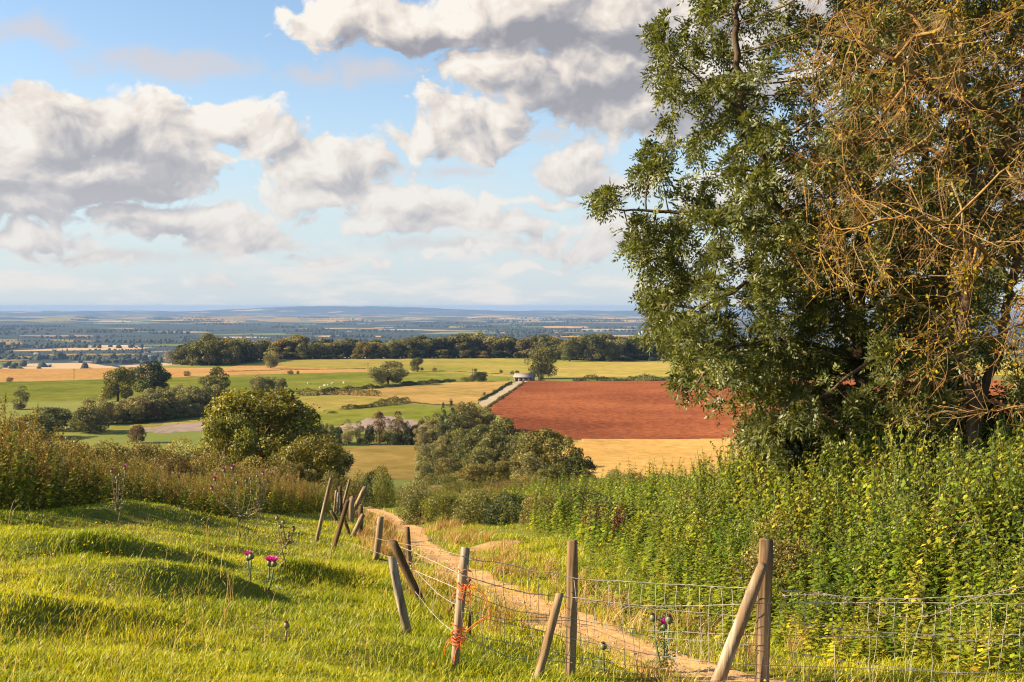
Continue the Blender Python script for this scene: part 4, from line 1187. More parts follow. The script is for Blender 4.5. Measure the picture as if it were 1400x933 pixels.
# dark shrubs under the two trees
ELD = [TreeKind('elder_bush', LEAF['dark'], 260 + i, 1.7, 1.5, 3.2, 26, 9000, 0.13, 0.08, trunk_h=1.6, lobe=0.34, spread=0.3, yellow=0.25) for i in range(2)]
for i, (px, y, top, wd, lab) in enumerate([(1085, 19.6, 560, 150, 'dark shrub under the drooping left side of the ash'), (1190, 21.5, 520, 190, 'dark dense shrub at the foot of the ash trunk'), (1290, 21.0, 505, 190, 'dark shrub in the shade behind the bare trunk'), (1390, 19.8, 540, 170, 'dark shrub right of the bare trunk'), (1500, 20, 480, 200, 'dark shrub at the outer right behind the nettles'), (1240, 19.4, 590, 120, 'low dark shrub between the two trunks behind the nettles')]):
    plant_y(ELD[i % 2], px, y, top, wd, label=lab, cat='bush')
# ------------------------------------------------------------------ the footpath
def build_path():
    ys = np.concatenate([np.arange(2, 30, 0.12), np.arange(30, 88, 0.4)])
    cols = np.linspace(-1, 1, 15)
    hw = path_hw(ys) * (1 + 0.5 * fbm(ys / 1.3, ys * 0 + 2, 2))
    X = path_x(ys)[:, None] + cols[None] * hw[:, None] + 0.05 * fbm(ys[:, None] * 2, cols[None] * 3, 2)
    Y = np.repeat(ys[:, None], len(cols), 1)
    # the trodden middle is worn hollow; the rim dives under the turf
    Z = ground(X, Y) + 0.03 - 0.06 * np.abs(cols[None]) ** 6 + 0.012 * fbm(X * 3, Y * 3, 3)
    n_, k = X.shape
    v = np.stack([X, Y, Z], -1).reshape(-1, 3)
    i = np.arange(n_ - 1)[:, None] * k; j = np.arange(k - 1)[None]
    f = np.stack([i + j, i + j + 1, i + k + j + 1, i + k + j], -1).reshape(-1, 4)
    m = rough_mat('trodden_earth', (0.40, 0.225, 0.085), (0.56, 0.345, 0.15), scale=5.0, detail=9, bump=0.9, bdist=0.05, c3=(0.40, 0.22, 0.095), scale3=0.8)
    o = mesh_obj('path', v, f, m, smooth=True)
    tag(o, kind='structure')
build_path()
# loose stones lying on the path
def stones():
    r = np.random.default_rng(21)
    n_ = 600
    y = 8.5 * (40 / 8.5) ** r.random(n_)
    x = path_x(y) + path_hw(y) * 1.15 * np.clip(r.normal(size=n_) * .6, -1, 1)
    s = (0.006 + 0.018 * r.random(n_) ** 4 + 0.0003 * y)[:, None, None]
    o = np.array([[1, 0, 0], [0, 1, 0], [-1, 0, 0], [0, -1, 0], [0, 0, .7], [0, 0, -.5]], float)
    v = o[None] * s * (1 + .35 * r.normal(size=(n_, 6, 1)))
    a = r.random(n_) * 6.28; c, q = np.cos(a)[:, None], np.sin(a)[:, None]
    v = np.stack([v[..., 0] * c - v[..., 1] * q, v[..., 0] * q + v[..., 1] * c, v[..., 2]], -1) + np.stack([x, y, ground(x, y) + 0.032], 1)[:, None]
    t = np.array([[0, 1, 4], [1, 2, 4], [2, 3, 4], [3, 0, 4], [1, 0, 5], [2, 1, 5], [3, 2, 5], [0, 3, 5]])
    m = rough_mat('loose_stone', (0.32, 0.21, 0.11), (0.50, 0.36, 0.22), scale=3, bump=0)
    o_ = mesh_obj('gravel', v.reshape(-1, 3), (t[None] + np.arange(n_)[:, None, None] * 6).reshape(-1, 3), m)
    tag(o_, 'loose pale stones scattered along the trodden path', 'gravel', kind='stuff')
stones()
# branch of bare earth going off to the right by the dry bank
def bare_patch():
    c = [ray(640, 752), ray(690, 744), ray(740, 740)]
    pts = np.array([np.interp(np.linspace(0, 2, 40), [0, 1, 2], [q[k] for q in c]) for k in range(2)]).T
    t = np.linspace(0, 1, 40)
    hw = 0.42 * np.sin(pi * np.clip(t * 1.05 + .15, 0, 1)) + 0.03
    cols = np.linspace(-1, 1, 9)
    X = pts[:, :1] + 0 * cols[None] ; Y = pts[:, 1:] + cols[None] * hw[:, None] * 2.0
    Z = ground(X, Y) + 0.03 - 0.05 * np.abs(cols[None]) ** 4
    k = 9
    v = np.stack([X, Y, Z], -1).reshape(-1, 3)
    i = np.arange(39)[:, None] * k; j = np.arange(k - 1)[None]
    f = np.stack([i + j, i + j + 1, i + k + j + 1, i + k + j], -1).reshape(-1, 4)
    o = mesh_obj('path', v, f[:, ::-1], rough_mat('bare_red_earth', (0.30, 0.15, 0.07), (0.42, 0.25, 0.13), scale=4, bump=0.5), smooth=True)
    tag(o, kind='structure')
bare_patch()

# ------------------------------------------------------------------ grass
GRASS = leaf_mat('grass_blades', (1, 1, 1), trans=0.42, gloss=0.02, rough=0.5, vary=0.0)
WIND = np.array([0.9, 0.25, 0.0])
def blades(r, x, y, h, w, tint, lean=0.4, wind=0.5):
    k = len(x)
    z = ground(x, y) - 0.015
    base = np.stack([x, y, z], 1)
    a = r.random(k) * 2 * pi
    side = np.stack([np.cos(a), np.sin(a), 0 * a], 1)
    d = np.stack([r.normal(size=k) * lean, r.normal(size=k) * lean, 0 * a], 1) + WIND * (wind * (0.4 + 0.8 * r.random(k)))[:, None]
    hh = h[:, None]; ww = w[:, None]
    up = np.array([0, 0, 1.0])
    p1 = base + (up * 0.45 + d * 0.14) * hh
    p2 = base + (up * 0.80 + d * 0.48) * hh
    p3 = base + (up * 0.98 + d * 0.98) * hh
    v = np.stack([base - side * ww * .5, base + side * ww * .5, p1 - side * ww * .46, p1 + side * ww * .46, p2 - side * ww * .3, p2 + side * ww * .3, p3], 1).reshape(-1, 3)
    i = np.arange(k)[:, None] * 7
    q = np.concatenate([i + np.array([[0, 1, 3, 2]]), i + np.array([[2, 3, 5, 4]])])
    t3 = i + np.array([[4, 5, 6]])
    tt = np.repeat(tint, 7, axis=0).reshape(k, 7, 3)
    return v, q, t3, tt.reshape(-1, 3)

def grass_field():
    r = np.random.default_rng(5)
    V_, Q_, T3_, C_ = [], [], [], []
    n0 = 0
    for (count, y0, y1) in ((215000, 4.2, 17), (170000, 13, 34), (60000, 30, 95)):
        y = y0 * (y1 / y0) ** r.random(count)
        u = r.uniform(-0.58, 0.74 if y0 < 10 else 0.6, count)
        x = u * y
        dx = x - path_x(y)
        hw = path_hw(y)
        edge = np.abs(dx) - hw * (0.72 + 1.1 * fbm(x * 1.7, y * 1.7, 3))
        onp = edge < 0
        keep = ~onp | (r.random(count) < 0.05 + 0.2 * (fbm(x * 1.9 + 4, y * 1.9, 2) > 0.33))
        # under the nettle bed only the margin
        keep &= ~((dx > 3.6 + 0.4 * fbm(x, y, 2)) & (y < 26) & (r.random(count) < 0.85))
        # mown thin between fence and path
        worn = sstep(1.5, 0.0, edge)
        keep &= r.random(count) > 0.25 * worn * (y < 40)
        x, y, dx, edge, worn = x[keep], y[keep], dx[keep], edge[keep], worn[keep]
        k = len(x)
        tuft = fbm(x / 0.55 + 31, y / 0.55, 3)
        patch = fbm(x / 2.4 + 7, y / 2.4 - 3, 3)
        dry = fbm(x / 1.7 - 40, y / 1.7 + 8, 3) + 0.22 * worn + 0.10 * sstep(10, 30, y)
        h = (0.048 + 0.080 * np.clip(tuft + .12, 0, .7) + 0.03 * patch) * (0.65 + 0.7 * r.random(k))
        slp = np.abs(ground(x + .25, y) - ground(x - .25, y)) * 2
        h *= 1 + 0.9 * np.clip(slp - 0.12, 0, .7) * (r.random(k) < .6)
        h *= 1 - 0.35 * worn * sstep(30, 18, y)
        h += 0.10 * (edge < 0.35) * (r.random(k) < .4)
        h += 0.07 * sstep(0.6, 2.0, np.abs(dx)) * sstep(3.2, 1.6, np.abs(dx)) * (r.random(k) < 0.35)
        w_ = (0.0035 + 0.00042 * y) * (0.7 + 0.6 * r.random(k))
        g1 = np.array([0.245, 0.30, 0.008]); g2 = np.array([0.41, 0.405, 0.012]); g3 = np.array([0.11, 0.185, 0.008]); st = np.array([0.46, 0.34, 0.13])
        mixv = np.clip(0.5 + 1.6 * patch + 0.25 * r.normal(size=k), 0, 1)[:, None]
        c = g1 * (1 - mixv) + g2 * mixv
        dk = np.clip(1.2 * tuft - 0.05, 0, 0.75)[:, None]
        c = c * (1 - dk) + g3 * dk
        ds = (r.random(k) < np.clip(0.05 + 0.55 * (dry - 0.08), 0.025, 0.75))[:, None]
        c = np.where(ds, st * (0.6 + 0.5 * r.random((k, 1))), c * (0.8 + 0.4 * r.random((k, 1))))
        v, q, t3, tt = blades(r, x, y, h, w_, c, lean=0.5, wind=0.28)
        V_.append(v); Q_.append(q + n0); T3_.append(t3 + n0); C_.append(tt); n0 += len(v)
    o = mesh_obj('grass', np.vstack(V_), [np.vstack(Q_), np.vstack(T3_)], GRASS, tint=np.vstack(C_))
    tag(o, 'yellow green pasture grass with dry tufts blown over to the right', 'grass', kind='stuff')
grass_field()

# ------------------------------------------------------------------ nettles and tall weeds
def nettle_proto(r, h=1.35, nodes_=15, leaf=0.125, col=(0.12, 0.15, 0.028), seed_col=(0.19, 0.15, 0.045), stem_col=(0.10, 0.11, 0.03), seeds=0.5, droop=0.35, yellow=0.05, aspect=0.62):
    V_, F_, C_ = [], [], []
    n0 = 0
    def put(v, f, c):
        nonlocal n0
        v = np.asarray(v, float); V_.append(v); F_.append(np.asarray(f) + n0); C_.append(np.broadcast_to(np.asarray(c, float), v.shape)); n0 += len(v)
    bend = r.normal(size=2) * 0.10
    stem = lambda t: np.array([bend[0] * t * t * h, bend[1] * t * t * h, t * h])
    rs = 0.0042
    ring = [stem(t) for t in np.linspace(0, 1, 4)]
    for a, b in zip(ring[:-1], ring[1:]):
        for k in range(3):
            t0, t1 = k * 2.094, (k + 1) * 2.094
            o0 = np.array([cos(t0), sin(t0), 0]) * rs; o1 = np.array([cos(t1), sin(t1), 0]) * rs
            put([a + o0, a + o1, b + o1 * .8, b + o0 * .8], [[0, 1, 2, 3]], stem_col)
    th = r.random() * 6.28
    for i in range(nodes_):
        t = 0.12 + 0.88 * (i + r.random() * .4) / nodes_
        p = stem(t)
        sz = leaf * (1.05 - 0.62 * max(t - .35, 0) / .65) * (0.8 + .4 * r.random())
        th += pi / 2 + 0.3 * r.normal()
        for s in (0, pi):
            a = th + s + 0.2 * r.normal()
            d = np.array([cos(a), sin(a), 0]); sd = np.array([-sin(a), cos(a), 0])
            dr = droop + 0.25 * r.normal()
            ax = unit(d + np.array([0, 0, -dr])); axt = unit(d + np.array([0, 0, -dr - .6]))
            st = p + d * 0.015
            m1 = st + ax * sz * .45; tip = m1 + axt * sz * .6
            upv = np.cross(ax, sd); fold = 0.25 * upv
            w_ = sz * aspect * .5
            c = np.array(col) * (0.75 + .5 * r.random())
            if r.random() < yellow: c = np.array([0.50, 0.32, 0.04]) * (0.7 + .4 * r.random())
            elif r.random() < 0.25: c = c * np.array([1.45, 1.25, 0.8])
            put([st, m1 + (sd - fold) * w_, tip, m1 + (-sd - fold) * w_, m1 + upv * 0.0], [[0, 1, 4, 4], [1, 2, 4, 4], [4, 2, 3, 3], [0, 4, 3, 3]], c)
        if t > 0.5 and r.random() < seeds:
            for q in range(3):
                a = r.random() * 6.28
                d = np.array([cos(a), sin(a), 0.2]); L = 0.05 + .05 * r.random()
                e = p + d * L * .6 + np.array([0, 0, -L * .55]); sd = np.array([-sin(a), cos(a), 0]) * .006
                put([p + sd, p - sd, e - sd * 1.3, e + sd * 1.3], [[0, 1, 2, 3]], np.array(seed_col) * (0.7 + .6 * r.random()))
    return np.vstack(V_), np.vstack([f if f.shape[1] == 4 else f for f in F_]), np.vstack(C_)

def dock_proto(r, h=1.4, leafcol=(0.12, 0.12, 0.03), seedcol=(0.21, 0.115, 0.045), branches=5, spread=0.16, leaves=16, ripe=1.0):
    """tall seeding weed: upright stalk, short upright side branches packed with small seeds, a few leaves below"""
    V_, F_, C_ = [], [], []
    n0 = 0
    def put(v, f, c):
        nonlocal n0
        v = np.asarray(v, float); V_.append(v); F_.append(np.asarray(f) + n0); C_.append(np.broadcast_to(np.asarray(c, float), v.shape)); n0 += len(v)
    bend = r.normal(size=2) * 0.09
    stem = lambda t: np.array([bend[0] * t * t * h, bend[1] * t * t * h, t * h])
    def stick(a, b, w_, c):
        for k in range(3):
            t0, t1 = k * 2.094, (k + 1) * 2.094
            o0 = np.array([cos(t0), sin(t0), 0]) * w_; o1 = np.array([cos(t1), sin(t1), 0]) * w_
            put([a + o0, a + o1, b + o1 * .7, b + o0 * .7], [[0, 1, 2, 3]], c)
    stick(stem(0), stem(.5), .007, np.array(seedcol) * .8); stick(stem(.5), stem(1), .005, np.array(seedcol) * .8)
    rails = [(stem(.42), stem(1.0))]
    for b in range(branches):
        t = 0.4 + 0.5 * r.random(); a = r.random() * 6.28
        p = stem(t); e = p + np.array([cos(a) * spread, sin(a) * spread, 0.28 + .12 * r.random()]) * (0.6 + .6 * r.random())
        stick(p, e, .004, np.array(seedcol) * .8); rails.append((p, e))
    for a, b in rails:
        L = np.linalg.norm(b - a)
        for q in range(int(L * 85)):
            t = r.random(); c = a + (b - a) * t + r.normal(size=3) * 0.016
            s = 0.010 + 0.012 * r.random()
            d1 = unit(r.normal(size=3)) * s; d2 = unit(np.cross(d1, r.normal(size=3))) * s * .8
            put([c - d1, c + d2, c + d1, c - d2], [[0, 1, 2, 3]], np.array(seedcol) * (0.6 + .8 * r.random()) * (1 if r.random() < ripe else np.array([.8, 1.3, .7])))
    for q in range(leaves):
        t = 0.05 + 0.6 * r.random(); a = r.random() * 6.28; p = stem(t); L = 0.10 + .14 * r.random() * (1 - t)
        d = np.array([cos(a), sin(a), 0.5 - r.random()]); sd = np.array([-sin(a), cos(a), 0]) * L * .17
        m = p + d * L * .5; e = p + d * L + np.array([0, 0, -L * .35])
        put([p, m + sd, e, m - sd], [[0, 1, 2, 3]], np.array(leafcol) * (0.7 + .6 * r.random()))
    return np.vstack(V_), np.vstack(F_), np.vstack(C_)

def scatter(name, protos, xy, hscale, mat, r, label, cat, lean=0.10, tintmul=None):
    V_, F_, C_ = [], [], []
    n0 = 0
    which = r.integers(len(protos), size=len(xy))
    rot = r.random(len(xy)) * 2 * pi
    gz = ground(xy[:, 0], xy[:, 1])
    for k, (pv, pf, pc) in enumerate(protos):
        ids = np.where(which == k)[0]
        if not len(ids): continue
        c, s = np.cos(rot[ids])[:, None], np.sin(rot[ids])[:, None]
        hs = hscale[ids][:, None]
        x = (pv[None, :, 0] * c - pv[None, :, 1] * s) * (0.55 + .45 * hs)
        y = (pv[None, :, 0] * s + pv[None, :, 1] * c) * (0.55 + .45 * hs)
        z = pv[None, :, 2] * hs
        lx, ly = lean * r.normal(size=(len(ids), 1)) + lean * .8, lean * r.normal(size=(len(ids), 1))
        x = x + lx * z + xy[ids, 0][:, None]; y = y + ly * z + xy[ids, 1][:, None]; z = z + gz[ids][:, None] - 0.03
        v = np.stack([x, y, z], -1).reshape(-1, 3)
        f = (pf[None] + (np.arange(len(ids)) * len(pv))[:, None, None]).reshape(-1, 4) + n0
        t = np.repeat(pc[None], len(ids), 0)
        m = (0.8 + .4 * r.random((len(ids), 1, 1)))
        if tintmul is not None: m = m * tintmul[ids][:, None, :]
        V_.append(v); F_.append(f); C_.append((t * m).reshape(-1, 3)); n0 += len(v)
    F_ = np.vstack(F_)
    tri = F_[:, 2] == F_[:, 3]
    o = mesh_obj(name, np.vstack(V_), [F_[~tri], F_[tri][:, :3]], mat, tint=np.vstack(C_))
    tag(o, label, cat, kind='stuff')
    return o

WEED = leaf_mat('weed_leaves', (1, 1, 1), trans=0.40, gloss=0.02, rough=0.45, vary=0.0)
r = np.random.default_rng(77)
NP = [nettle_proto(r, h=1.35 + .2 * r.random(), seeds=s_, col=c_, leaf=0.085 + 0.075 * r.random()) for s_, c_ in ((.3, (0.20, 0.235, 0.018)), (.6, (0.26, 0.265, 0.022)), (.2, (0.14, 0.185, 0.018)), (.8, (0.30, 0.28, 0.03)), (.4, (0.215, 0.245, 0.02)), (.7, (0.32, 0.285, 0.03)), (.3, (0.165, 0.21, 0.018)))]
DPX = [dock_proto(np.random.default_rng(400 + i), seedcol=c_, leafcol=(0.22, 0.23, 0.025), h=1.45, branches=7, spread=.2, leaves=22) for i, c_ in enumerate(((0.30, 0.24, 0.05), (0.26, 0.15, 0.05), (0.27, 0.25, 0.04), (0.34, 0.22, 0.07)))]
def poisson(r, n_, ymin, ymax, fn):
    out = []
    while sum(map(len, out)) < n_:
        y = np.sqrt(r.uniform(ymin ** 2, ymax ** 2, 6000)); x = r.uniform(-0.6, 0.62, 6000) * y
        k = fn(x, y)
        out.append(np.column_stack([x[k], y[k]]))
    return np.vstack(out)[:n_]
def in_bed(x, y):
    dx = x - path_x(y)
    lim = np.interp(y, [8, 10, 12, 15, 18, 21, 24, 27], [1.9, 1.7, 1.7, 2.0, 2.9, 4.2, 5.6, 7.0])
    front = y > np.interp(x, [2, 3.5, 5, 8], [9.5, 9.05, 8.95, 8.95])
    return (dx > lim + 0.7 * fbm(x / 1.3, y / 1.3, 3)) & (y < 23.5) & front & (dx < 15)
xy = poisson(r, 4700, 8.7, 24, in_bed)
dx = xy[:, 0] - path_x(xy[:, 1])
hs = (0.40 + 0.68 * sstep(1.8, 4.6, dx) * sstep(8.4, 13.0, xy[:, 1])) * (0.72 + 0.35 * r.random(len(xy)) + 0.75 * np.clip(fbm(xy[:, 0] / 1.3, xy[:, 1] / 1.3, 3), -.35, .45)) * (0.82 + 0.3 * sstep(1.5, 7, xy[:, 0]))
tm = fbm(xy[:, 0] / 1.1 + 50, xy[:, 1] / 1.1, 3); tm2 = r.normal(size=len(xy)) * .16
scatter('nettle_bed', NP + NP + [DPX[2]], xy, hs, WEED, r, 'bed of tall bright stinging nettles beyond the wire, under the trees', 'nettles',
        tintmul=np.clip(np.stack([0.86 + 0.75 * tm + tm2, 1 + 0.45 * tm + tm2, 1 + 0.2 * tm + tm2], 1), .45, 1.6))
# low leafy growth on the bank left of the nettles
LOWP = [nettle_proto(r, h=0.62, nodes_=9, leaf=0.10, col=c_, seeds=.1, droop=.2, aspect=.7) for c_ in ((0.15, 0.20, 0.018), (0.20, 0.235, 0.02), (0.24, 0.26, 0.024), (0.13, 0.175, 0.018))]
def in_bank(x, y):
    dx = x - path_x(y)
    return (dx > np.interp(y, [12, 17, 20, 30, 44], [1.0, 1.3, 2.3, 3.1, 3.4]) + 0.9 * fbm(x / 1.6 + 3, y / 1.6, 3)) & (y > 12) & (y < 44) & (dx < np.interp(y, [12, 20, 30, 44], [3, 6, 11, 14]))
xy = poisson(r, 3000, 12, 44, in_bank)
dx = xy[:, 0] - path_x(xy[:, 1])
hs = (0.35 + 0.55 * sstep(1.2, 4.5, dx)) * (0.6 + 0.5 * r.random(len(xy)) + 0.9 * np.clip(fbm(xy[:, 0] / 1.7 + 9, xy[:, 1] / 1.7, 3), -.3, .5))
scatter('bank_weeds', LOWP + NP[:3], xy, hs * 0.85, WEED, r, 'low leafy green weeds covering the bank right of the path', 'weeds')
# seeding brownish weeds farther along the bank
DP = [dock_proto(r, seedcol=c_, leafcol=l_, h=h_) for c_, l_, h_ in (((0.20, 0.11, 0.034), (0.13, 0.14, 0.026), 1.4), ((0.24, 0.15, 0.042), (0.15, 0.145, 0.03), 1.6), ((0.19, 0.15, 0.034), (0.14, 0.15, 0.026), 1.5), ((0.18, 0.17, 0.034), (0.14, 0.165, 0.024), 1.3), ((0.24, 0.18, 0.05), (0.13, 0.145, 0.026), 1.7))]
def in_far_bank(x, y):
    dx = x - path_x(y)
    return (dx > 1.8 + 1.2 * fbm(x / 3, y / 3, 2)) & (y > 30) & (y < 75) & (x < 0.16 * y)
xy = poisson(r, 700, 30, 75, in_far_bank)
hs = 0.75 * (0.7 + 0.5 * r.random(len(xy)) + 0.5 * fbm(xy[:, 0] / 4, xy[:, 1] / 4, 2))
scatter('seeding_weeds', DP[2:4] + NP[3:5], xy, hs * .65, WEED, r, 'olive seeding weeds along the far bank right of the path end', 'weeds')
# the brown thicket of weeds on the left brow
def in_left(x, y):
    px = 700 + F * x / y
    yb = np.interp(px, [-200, 0, 60, 150, 180, 260, 330, 400, 440, 460], [18.5, 20.5, 21.5, 23, 25, 28, 32, 37, 42, 46])
    return (px > -190) & (px < 452) & (y > yb + 1.4 * fbm(x / 2, y / 2, 2)) & (y < yb + 9)
xy = poisson(r, 2300, 18, 56, in_left)
px_ = 700 + F * xy[:, 0] / xy[:, 1]
hs = np.interp(px_, [-200, 0, 30, 60, 150, 190, 300, 400, 450], [1.15, 1.12, 1.05, 0.90, 0.80, 0.72, 0.66, 0.7, 0.55]) * (0.72 + 0.4 * r.random(len(xy)) + 0.45 * fbm(xy[:, 0] / 1.8, xy[:, 1] / 1.8, 2))
scatter('tall_weeds', DP + NP[:5], xy, hs, WEED, r, 'rusty brown and green thicket of tall seeding weeds along the grassy brow', 'weeds', lean=0.05)
# dry grass and russet stuff between fence and path and on the bank edge
def in_dry(x, y):
    dx = x - path_x(y)
    return ((np.abs(dx) > 0.45) & (np.abs(dx) < 1.6) & (y > 8.5) & (y < 44) & (fbm(x / .9, y / .9, 3) > 0.08))
xy = poisson(r, 340, 8, 44, in_dry)
k = len(xy)
c = np.where(r.random((k, 1)) < .6, np.array([[0.42, 0.27, 0.10]]), np.array([[0.30, 0.15, 0.06]])) * (0.7 + .6 * r.random((k, 1)))
rep = 14
xx = np.repeat(xy[:, 0], rep) + r.normal(size=k * rep) * .05; yy = np.repeat(xy[:, 1], rep) + r.normal(size=k * rep) * .05
v, q, t3, tt = blades(r, xx, yy, 0.15 + 0.22 * r.random(k * rep), 0.003 + 0.00035 * yy, np.repeat(c, rep, 0), lean=.5, wind=.35)
o = mesh_obj('dry_grass', v, [q, t3], GRASS, tint=tt); tag(o, 'straw coloured and russet dry grass lining the path', 'dry grass', kind='stuff')
# russet dock heads on the bank
for i, (px, y) in enumerate([(808, 23.5), (838, 22.5), (815, 24.5), (846, 23.5)]):
    pv, pf, pc = dock_proto(np.random.default_rng(300 + i), h=0.62, seedcol=(0.20, 0.075, 0.05), branches=9, spread=.22, leaves=5)
    p = at(px, y); tri = pf[:, 2] == pf[:, 3]
    o = mesh_obj('dock_plant', pv * [1.1, 1.1, 1.0], pf, WEED, tint=pc); o.location = p
    tag(o, ['left outermost reddish brown seeding dock on the green bank', 'reddish brown dock just below the rightmost dock on the bank', 'reddish brown dock set back above the left outermost dock', 'rightmost reddish brown seeding dock on the green bank'][i], 'dock plant')

# bleached seed stalks standing above the turf
def stalks():
    r = np.random.default_rng(33)
    n_ = 800
    y = 5 * (36 / 5) ** r.random(n_); x = r.uniform(-.54, .40, n_) * y
    k = (np.abs(x - path_x(y)) > 0.55) & (x - path_x(y) < 3.5) & (fbm(x / 1.2 + 12, y / 1.2, 3) > 0.02); x, y = x[k], y[k]
    m = len(x)
    c = np.array([[0.50, 0.37, 0.15]]) * (0.6 + .6 * r.random((m, 1)))
    v, q, t3, tt = blades(r, x, y, 0.22 + 0.26 * r.random(m), 0.0028 + 0.00022 * y, c, lean=.3, wind=.3)
    hd = np.stack([x, y, ground(x, y)], 1)
    tipv = v.reshape(m, 7, 3)[:, 6]
    v2, f2, t2 = cards(r, tipv, np.tile([[0, -1.0, .2]], (m, 1)), 0.04 + 0.03 * r.random(m), c * 0.85, aspect=.13, tilt=.6, up=(0, 0, 2.0))
    o = mesh_obj('seed_stalks', np.vstack([v, v2]), [np.vstack([q, f2 + len(v)]), t3], GRASS, tint=np.vstack([tt, t2]))
    tag(o, 'thin bleached seed stalks standing above the pasture turf', 'dry grass', kind='stuff')
stalks()

# small yellow flowers dotted through the turf
def flowers():
    r = np.random.default_rng(15)
    n_ = 1100
    y = 6 * (30 / 6) ** r.random(n_); x = r.uniform(-.46, .35, n_) * y
    k = (np.abs(x - path_x(y)) > 0.7) & (fbm(x / 1.5 + 2, y / 1.5, 2) > -0.05); x, y = x[k], y[k]
    pos = np.stack([x, y, ground(x, y) + 0.10 + .1 * r.random(len(x))], 1)
    v, f, t = cards(r, pos, np.tile([[0, -.3, 1.0]], (len(pos), 1)), 0.012 + .00085 * y, np.tile([[0.72, 0.42, 0.02]], (len(pos), 1)) * (0.7 + .4 * r.random((len(pos), 1))), aspect=1.0, tilt=.4)
    o = mesh_obj('meadow_flowers', v, f, GRASS, tint=t); tag(o, 'tiny yellow meadow flowers sprinkled through the pasture grass', 'wild flowers', kind='stuff')
flowers()

# ------------------------------------------------------------------ thistles
THG = leaf_mat('thistle_green', (1, 1, 1), trans=0.2, gloss=0.04, vary=0.0)
def thistle(loc, h, heads, label, seed, col=(0.16, 0.19, 0.075), leaves=14, flower=(0.60, 0.04, 0.36), size=1.0, group=None):
    """heads: list of (dx, dy, z fraction, open?)"""
    r = np.random.default_rng(seed)
    root = empty('thistle', loc); tag(root, label, 'thistle', group)
    g = Geo()
    ztop = max(q[2] for q in heads)
    for (hx, hy, hz, op) in heads:
        zb = 0.30 * h if len(heads) > 1 else 0
        a = np.array([0, 0, 0 if hz == ztop else zb * (0.7 + 0.6 * r.random())]); b = np.array([hx, hy, hz * h])
        mid = (a + b) / 2 + np.array([hx * .25, hy * .2, -0.04 * h])
        pts = np.array([(1 - s) ** 2 * a + 2 * s * (1 - s) * mid + s * s * b for s in np.linspace(0, 1, 7)])
        g.tube(pts, np.linspace(0.010, 0.005, 7) * size, 5, col)
        # spiny lobed leaves along the stem
        for q in range(leaves):
            t = r.random() ** 1.2; p = pts[int(t * 5.99)] + (pts[int(t * 5.99) + 1] - pts[int(t * 5.99)]) * r.random()
            an = r.random() * 6.28; L = (0.05 + 0.15 * (1 - t) * r.random()) * size
            d = np.array([cos(an), sin(an), 0.35 - .5 * r.random()]); sd = np.array([-sin(an), cos(an), 0])
            for s in range(4):
                c0 = p + d * L * s / 4; c1 = p + d * L * (s + 1) / 4 - np.array([0, 0, L * .06 * s])
                wd = L * .20 * (1 - s / 4.5)
                for sg in (1, -1):
                    g.add([c0, c0 + (c1 - c0) * .45 + sd * sg * wd + np.array([0, 0, .01]), c1], [[0, 1, 2]], np.array(col) * (0.8 + .5 * r.random()))
    g.build('stem', THG, root)
    for (hx, hy, hz, op) in heads:
        c = np.array([hx, hy, hz * h]); R_ = 0.026 * size
        hd = Geo()
        prof = [(0.004, -0.012), (0.8, 0.1), (1.0, 0.7), (0.85, 1.3), (0.55, 1.7)]
        seg = 10
        vv = np.array([[R_ * p * cos(k * 2 * pi / seg), R_ * p * sin(k * 2 * pi / seg), R_ * z] for p, z in prof for k in range(seg)]) + c
        ff = [[i * seg + k, i * seg + (k + 1) % seg, (i + 1) * seg + (k + 1) % seg, (i + 1) * seg + k] for i in range(4) for k in range(seg)]
        hd.add(vv, ff, np.array(col) * .8)
        for q in range(40):                                   # bract spines
            a = r.random() * 6.28; z = r.random() * 1.5; p = c + np.array([cos(a) * R_ * .9, sin(a) * R_ * .9, z * R_])
            e = p + np.array([cos(a), sin(a), .4]) * R_ * .6; sd = np.array([-sin(a), cos(a), 0]) * R_ * .1
            hd.add([p + sd, e, p - sd], [[0, 1, 2]], np.array(col) * 1.2)
        ho = hd.build('flower_head', THG, root)
        fl = Geo()
        fc = np.array(flower) if op else np.array([0.20, 0.09, 0.075])
        for q in range(90 if op else 45):
            a = r.random() * 6.28; rr = math.sqrt(r.random()); sp = (0.95 if op else .5)
            p = c + np.array([cos(a) * rr * R_ * .5, sin(a) * rr * R_ * .5, R_ * 1.55])
            e = p + np.array([cos(a) * rr * sp, sin(a) * rr * sp, 1.25 - .5 * rr]) * R_ * (1.5 if op else .7)
            sd = np.array([-sin(a), cos(a), 0]) * R_ * .13
            fl.add([p + sd * .5, p - sd * .5, e - sd, e + sd], [[0, 1, 2, 3]], fc * (0.6 + .8 * r.random()))
        fl.build('petals', THG, ho)
    return root

def thistle_px(px, y, top, heads_px, label, seed, **kw):
    b = at(px, y); s = y / F
    h = (HORIZ - top) * s - b[2]
    hd = []
    for (hx, hy, op) in heads_px:
        hd.append(((hx - px) * s, rng.uniform(-.06, .06), ((HORIZ - hy) * s - b[2]) / h, op))
    return thistle(b, h, hd, label, seed, **kw)
thistle_px(907, 9.7, 862, [(909, 864, True), (894, 852, False), (915, 852, False)], 'thistle behind the wire with one magenta bloom above a faded head', 1, size=1.25)
thistle_px(826, 9.6, 888, [(825, 888, False)], 'thistle with a single closed purple brown bud near the path', 2, size=1.1)
thistle_px(341, 12.5, 768, [(338, 768, True), (344, 764, False)], 'slim thistle with a magenta bloom and grey bud side by side', 3, leaves=5, size=1.3)
thistle_px(367, 12.2, 772, [(367, 775, True), (375, 774, True)], 'slim thistle topped by two magenta blooms', 4, leaves=4, size=1.25)
